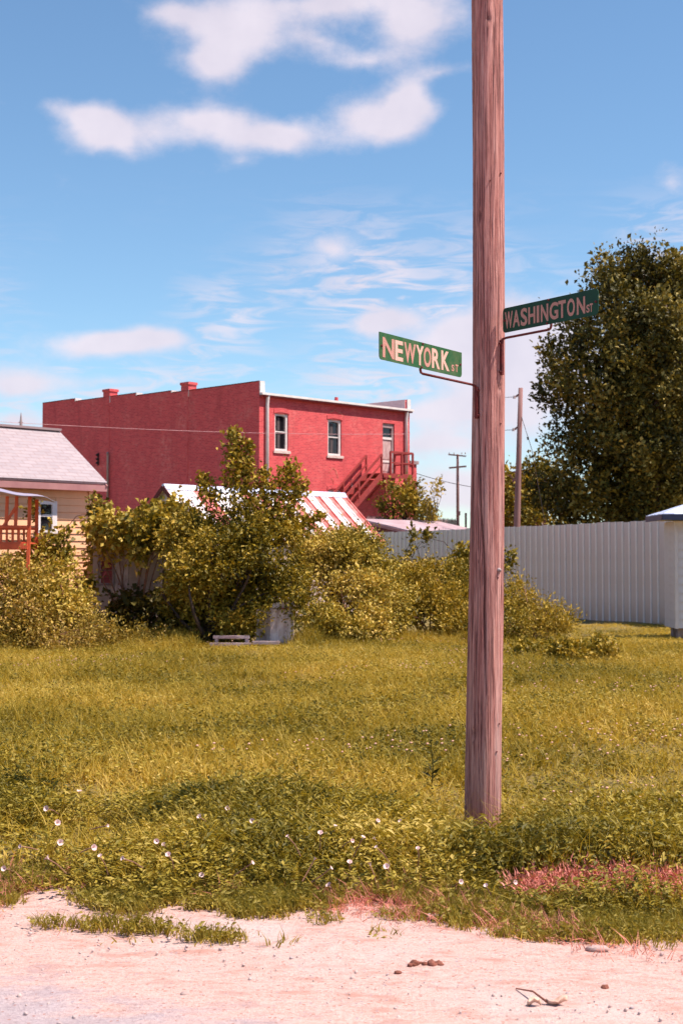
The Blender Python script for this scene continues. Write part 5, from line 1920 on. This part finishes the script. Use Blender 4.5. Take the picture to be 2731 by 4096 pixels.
pn = np.clip(.5 + .9 * (vnoise(x, y, .9, 15) - .5) + .5 * (vnoise(x, y, 3.7, 16) - .5), 0, 1)
put('meadow_grass', x, y, h, pr, kd, 'golden green meadow grass covering the empty lot', 'grass', ['grass', 'weed'], patch=pn)

# pink clover heads and dry seed heads in the meadow
x, y = sample_field(2600, 8.2, 26, 1.0)
dn = vnoise(x, y, 1.1, 8)
ok = dn > .74
x, y = x[ok], y[ok]
bm_me = ball_mesh('clover_head', .011, 'clover')
n = len(x)
zz_ = gz(x, y) + .17 + .08 * g.random(n)
scatter('clover_heads', np.stack([x, y, zz_], 1), np.zeros((n, 3)), np.repeat((.6 + .6 * g.random(n))[:, None], 3, 1), [bm_me], np.zeros(n, int),
        'tiny pink clover heads dotted through the meadow grass', 'clover', ['clover'])

# leafy verge along the street: dense low weeds
nV = 9000
x = (g.random(nV) * 2 - 1) * 3.6
e = edge_d(x)
t = g.random(nV)
front = e + .22
back = np.where(x < .1, 9.1, 8.6) + .25 * np.sin(x * 2.3)
y = front + (back - front) * t
nz = vnoise(x, y, 2.6, 12)
ok = (nz + .25 * (1 - np.abs(t - .45) * 2) - .35 * np.clip(.22 - t, 0, 1) / .22 > .46) & (np.hypot(x - pole_base.x, y - pole_base.y) > .13)
x, y, nz, t = x[ok], y[ok], nz[ok], t[ok]
carve = (x > .62) & (np.abs(y - np.interp(x, [.55, 1.0, 1.27, 1.67], [6.80, 6.82, 6.95, 6.84])) < .22)
x, y, nz, t = x[~carve], y[~carve], nz[~carve], t[~carve]
h = (.46 + .85 * nz) * np.clip(.22 + t * 2.8, .22, 1.0) * np.where((np.abs(x - pole_base.x + .02) < .32) & (y > 7.5) & (y < 8.75), .30, 1.0)
pr = [leafy_clump('weed_tuft', 46, .22, .031, .075, 'weed', 21, .5), leafy_clump('weed_tuft', 50, .15, .025, .08, 'weed', 22, .62),
      leafy_clump('weed_tuft', 36, .30, .040, .06, 'weed', 23, .34), blade_clump('grass_tuft', 14, .28, .0075, .06, .7, 'grass', 24)]
kd = g.choice(4, len(x), p=[.30, .26, .14, .30])
put('verge_weeds', x, y, h, pr, kd, 'dense leafy weeds along the street verge', 'weeds', ['weed', 'grass'], patch=np.clip(.5 + 1.1 * (vnoise(x, y, 4.0, 17) - .5), 0, 1))

# short turf and tufts reaching onto the gravel
nT = 22000
x = (g.random(nT) * 2 - 1) * 3.2
e = edge_d(x)
y = e - .45 + 1.15 * g.random(nT)
nz = .55 * vnoise(x, y, 3.2, 31) + .45 * vnoise(x, y, 9.0, 32)
s_ = (y - e + .10) / .55
# patches read from the photograph: centre px, half size in metres
patches = [(850, 3645, .24, .07), (620, 3735, .17, .05), (230, 3712, .07, .025), (370, 3718, .08, .03), (500, 3785, .05, .02), (860, 3770, .14, .05), (1110, 3800, .05, .03),
           (1480, 3690, .08, .04), (2250, 3700, .75, .20), (2600, 3760, .5, .10), (1930, 3660, .35, .10), (2050, 3760, .12, .05), (1500, 3760, .06, .03)]
bump_ = np.zeros(nT)
for (px, py, ax_, ay_) in patches:
    q_ = G(px, py)
    bump_ = np.maximum(bump_, 1.25 * np.exp(-((x - q_.x) / ax_) ** 2 - ((y - q_.y) / ay_) ** 2))
fine_ = .6 * vnoise(x, y, 11.0, 38) + .4 * vnoise(x, y, 26.0, 39)
ok = (np.clip(s_, -1, 1) * .8 + nz * .55 + fine_ * .75 > 1.02) | (bump_ * .8 + .62 * vnoise(x, y, 14.0, 36) + .45 * vnoise(x, y, 31.0, 37) > 1.12)
x, y, nz = x[ok], y[ok], nz[ok]
h = .55 + .7 * nz
pr = [blade_clump('turf_tuft', 11, .075, .0055, .035, .6, 'grass_green', 33), blade_clump('turf_tuft', 9, .055, .0065, .035, .9, 'grass', 34), leafy_clump('turf_tuft', 12, .05, .024, .035, 'grass_green', 35, .5)]
put('verge_turf', x, y, h, pr, g.choice(3, len(x), p=[.45, .30, .25]), 'short patchy turf creeping onto the gravel', 'grass', ['grass_green', 'grass'], zoff=.012)

# reddish dead clippings heaped at the right of the verge
nD = 5500
x = g.uniform(.86, 2.3, nD)
c0 = np.array([G(2150, 3585).y, G(2400, 3545).y, G(2700, 3570).y])
cx0 = np.array([G(2150, 3585).x, G(2400, 3545).x, G(2700, 3570).x])
yc = np.interp(x, cx0, c0) - .06
y = yc + g.normal(size=nD) * .10
ok = vnoise(x, y, 3.0, 41) > .34
x, y, yc = x[ok], y[ok], yc[ok]
n = len(x)
pr = [blade_clump('clipping', 9, .022, .008, .05, 1.6, 'dead', 42)]
rot = np.stack([g.normal(size=n) * .35, g.normal(size=n) * .35, g.random(n) * 6.283], 1)
scatter('dead_clippings', np.stack([x, y, gz(x, y) + .015 + .03 * np.exp(-((y - yc) / .07) ** 2) + .02 * g.random(n)], 1), rot, np.repeat((.7 + .6 * g.random(n))[:, None], 3, 1), pr, np.zeros(n, int),
        'heap of reddish dead grass clippings at the right of the verge', 'clippings', ['dead'])
x = g.uniform(-2.6, 2.4, 5200)
y = edge_d(x) + g.normal(size=5200) * .22 + .18
ok = vnoise(x, y, 4.0, 44) > .55
x, y = x[ok], y[ok]
n = len(x)
rot = np.stack([g.normal(size=n) * .5, g.normal(size=n) * .5, g.random(n) * 6.283], 1)
scatter('dry_litter', np.stack([x, y, gz(x, y) + .012], 1), rot, np.repeat((.35 + .5 * g.random(n))[:, None], 3, 1), [blade_clump('litter', 6, .06, .005, .05, 2.2, 'dead', 45)], np.zeros(n, int),
        'reddish dry stems littering the edge of the gravel', 'litter', ['dead'])

# loose stones on the shoulder
nP = 4200
x = (g.random(nP) * 2 - 1) * 2.6
y = 3.8 + (edge_d(x) - 3.8) * g.random(nP)
szs = .25 + 1.1 * g.random(nP) ** 5
m_st = leafmat('pebble', [(.34, .19, .155), (.44, .30, .27), (.52, .40, .37), (.30, .24, .26), (.56, .44, .41)], 0.0, .9, inst=True)
M['pebble'] = m_st
prp = [ball_mesh('pebble', .008, 'pebble'), ball_mesh('pebble', .0065, 'pebble')]
scatter('loose_pebbles', np.stack([x, y, np.full(nP, .018)], 1), np.stack([g.random(nP), g.random(nP), g.random(nP) * 6], 1), np.repeat(szs[:, None], 3, 1), prp, g.integers(0, 2, nP),
        'loose pebbles strewn over the gravel shoulder', 'pebbles', ['pebble'])


# bindweed flowers: shallow funnels on stalks
def funnel():
    mb = MB()
    n = 12
    prof_ = [(.003, -.030), (.006, -.012), (.016, .002), (.027, .008)]
    for (r, z) in prof_:
        for j in range(n):
            a = 2 * math.pi * j / n
            rr = r * (1 + (.07 * math.cos(5 * a) if r > .01 else 0))
            mb.v.append((rr * math.cos(a), rr * math.sin(a), z))
    for k in range(len(prof_) - 1):
        for j in range(n):
            j2 = (j + 1) % n
            mb.f.append((k * n + j, k * n + j2, (k + 1) * n + j2, (k + 1) * n + j))
    mb.f.append(tuple(range(n)))
    return mb.mesh('petals', True)


fpet = funnel()
fstalk = MB().tube([(0, 0, -.12), (.006, .004, -.06), (0, 0, -.012)], [.003, .003, .0035], 5).mesh('stalk')
FLOW = [(231, 3291), (83, 3385), (242, 3370), (189, 3431), (376, 3390), (401, 3423), (17, 3474), (627, 3365), (655, 3377), (673, 3418), (798, 3266), (910, 3233),
        (807, 3500), (1009, 3283), (1150, 3344), (1010, 3451), (1260, 3433), (1324, 3472), (1314, 3540), (1295, 3566), (431, 3303), (492, 3433), (1281, 3331), (1341, 3303),
        (1409, 3363), (1452, 3348), (1496, 3352), (1398, 3448), (1478, 3453), (1545, 3466), (1422, 3538), (1842, 3527), (1942, 3542), (2059, 3529), (1600, 3284), (1511, 3283),
        (1670, 3393), (1504, 3387), (318, 3164), (187, 3234)]
for (px, py) in FLOW:
    d_f = max(G(px, py, random.uniform(.20, .28)).y, float(edge_d(G(px, py, .1).x)) + .30)
    q_ = P(px, py, d_f)
    if q_.z < .05:
        q_ = G(px, py, .05)
    fo = empty('bindweed_flower', (q_.x, q_.y, q_.z), random.random() * 6.28, 'small pale pink white bindweed flower among the verge weeds', 'flower', 'bindweed flowers in the verge')
    fo.rotation_euler = (R(random.uniform(5, 75)), R(random.uniform(-40, 40)), R(random.uniform(-60, 60)))
    o = link('petals', fpet, 'petal', fo)
    k_ = random.uniform(.34, .62)
    o.scale = (k_, k_, k_)
    link('stalk', fstalk, 'twig', fo)

# tall dark stalk in the meadow left of the pole
q_ = G(1725, 3170)
stk = empty('tall_stalk', q_, 0, 'tall thin dark stalk standing in the meadow left of the pole', 'stalk')
hs = P(1725, 2960, q_.y).z - q_.z
MB().tube([(0, 0, 0), (.01, 0, hs * .5), (-.005, 0, hs)], [.005, .004, .002], 6).build('stem', 'leaf_dark', stk)
me = leaf_mesh('leaves', np.array([[.03 * math.cos(k * 2.4), .03 * math.sin(k * 2.4), .04 + hs * .06 * k] for k in range(9)]), np.array([[math.cos(k * 2.4), math.sin(k * 2.4), .6] for k in range(9)]), np.full(9, .09), .25)
link('leaves', me, 'leaf_dark', stk)


# lumps, stones and litter on the gravel
def lump(name, px, py, r, mat, label, cat, sq=(1, 1, .7), n=1, group=None, spread=0.0):
    import bmesh
    q = G(px, py)
    root = None
    bm = bmesh.new()
    for k in range(n):
        off = Vector((random.uniform(-spread, spread), random.uniform(-spread * .3, spread * .3), 0)) if n > 1 else Vector((0, 0, 0))
        rr = r * random.uniform(.6, 1.1)
        res = bmesh.ops.create_icosphere(bm, subdivisions=2, radius=rr)
        for v in res['verts']:
            d = 1 + .22 * math.sin(v.co.x / rr * 4 + k) * math.cos(v.co.y / rr * 5 + k * 2) + random.uniform(-.06, .06)
            v.co = Vector((v.co.x * sq[0] * d, v.co.y * sq[1] * d, v.co.z * sq[2] * d)) + off + Vector((0, 0, rr * sq[2] * .8))
    me = bpy.data.meshes.new(name)
    bm.to_mesh(me)
    bm.free()
    me.shade_smooth()
    o = link(name, me, mat)
    o.location = (q.x, q.y, .016)
    return tag(o, label, cat, group)


lump('dung_pile', 1700, 3880, .013, 'dung', 'brown crumbly dung pile lying on the pale gravel', 'dung', (1.2, 1, .9), 22, None, .062)
lump('dirt_clod', 1592, 3912, .012, 'dung', 'tiny brown clod just left of the dung pile', 'clod', (1.4, 1, .6))
lump('dirt_clod', 2418, 3978, .020, 'dung', 'round brown clod on the gravel at the lower right', 'clod')
lump('flat_stone', 2390, 3822, .040, 'stone', 'flat pale stone at the edge of the turf on the right', 'stone', (1.3, .8, .35))
lump('flat_stone', 1735, 3690, .035, 'stone', 'small pale stone at the gravel edge below the pole', 'stone', (1.3, .8, .4))
lump('grey_pebble', 742, 4003, .016, 'stone', 'lone grey pebble near the bottom left of the gravel', 'stone', (1.2, 1, .6))


def leaf_scrap(px, py, L_, mat, label, cat, z=.03, seed=1):
    r = random.Random(seed)
    q = G(px, py)
    mb = MB()
    n = 7
    for k in range(n + 1):
        t = k / n
        wd_ = L_ * .32 * math.sin(math.pi * min(.98, max(.04, t))) * (1 + .2 * r.uniform(-1, 1))
        cz = .010 * math.sin(t * 5 + seed) + .012
        mb.v += [(t * L_ - L_ / 2, -wd_, cz + r.uniform(0, .012)), (t * L_ - L_ / 2, 0, cz - .010), (t * L_ - L_ / 2, wd_, cz + r.uniform(0, .014))]
    for k in range(n):
        i = k * 3
        mb.f += [(i, i + 3, i + 4, i + 1), (i + 1, i + 4, i + 5, i + 2)]
    o = mb.build('dry_leaf', mat, None, True)
    md_ = o.modifiers.new('solid', 'SOLIDIFY')
    md_.thickness = .0015
    o.location = (q.x, q.y, .018)
    o.rotation_euler = (0, 0, r.uniform(-.4, .4))
    return tag(o, label, cat)


leaf_scrap(2225, 4035, .075, 'dry_leaf', 'large curled pale dry leaf beside the twig at the bottom right', 'leaf', seed=3)
leaf_scrap(2135, 4040, .05, 'dry_leaf', 'smaller brownish dry leaf left of the large curled one', 'leaf', seed=5)
leaf_scrap(2473, 3570, .07, 'orange_leaf', 'orange leaf caught at the edge of the red clippings', 'leaf', seed=6) if False else None
leaf_scrap(1108, 3570, .055, 'orange_leaf', 'orange fallen leaf at the verge edge left of the pole', 'leaf', seed=7)
leaf_scrap(840, 3535, .05, 'orange_leaf', 'deep red fallen leaf under the verge weeds', 'leaf', seed=8)
qa, qb, qc = G(2063, 3978), G(2130, 4012), G(2185, 4036)
tw = MB().tube([(0, 0, .0), qb - qa + Vector((0, 0, .02)), qc - qa + Vector((0, 0, .004))], [.0025, .0035, .0045], 6).build('twig', 'dung')
tw.location = qa + Vector((0, 0, .022))
tag(tw, 'thin brown twig lying on the gravel at the bottom right', 'twig')
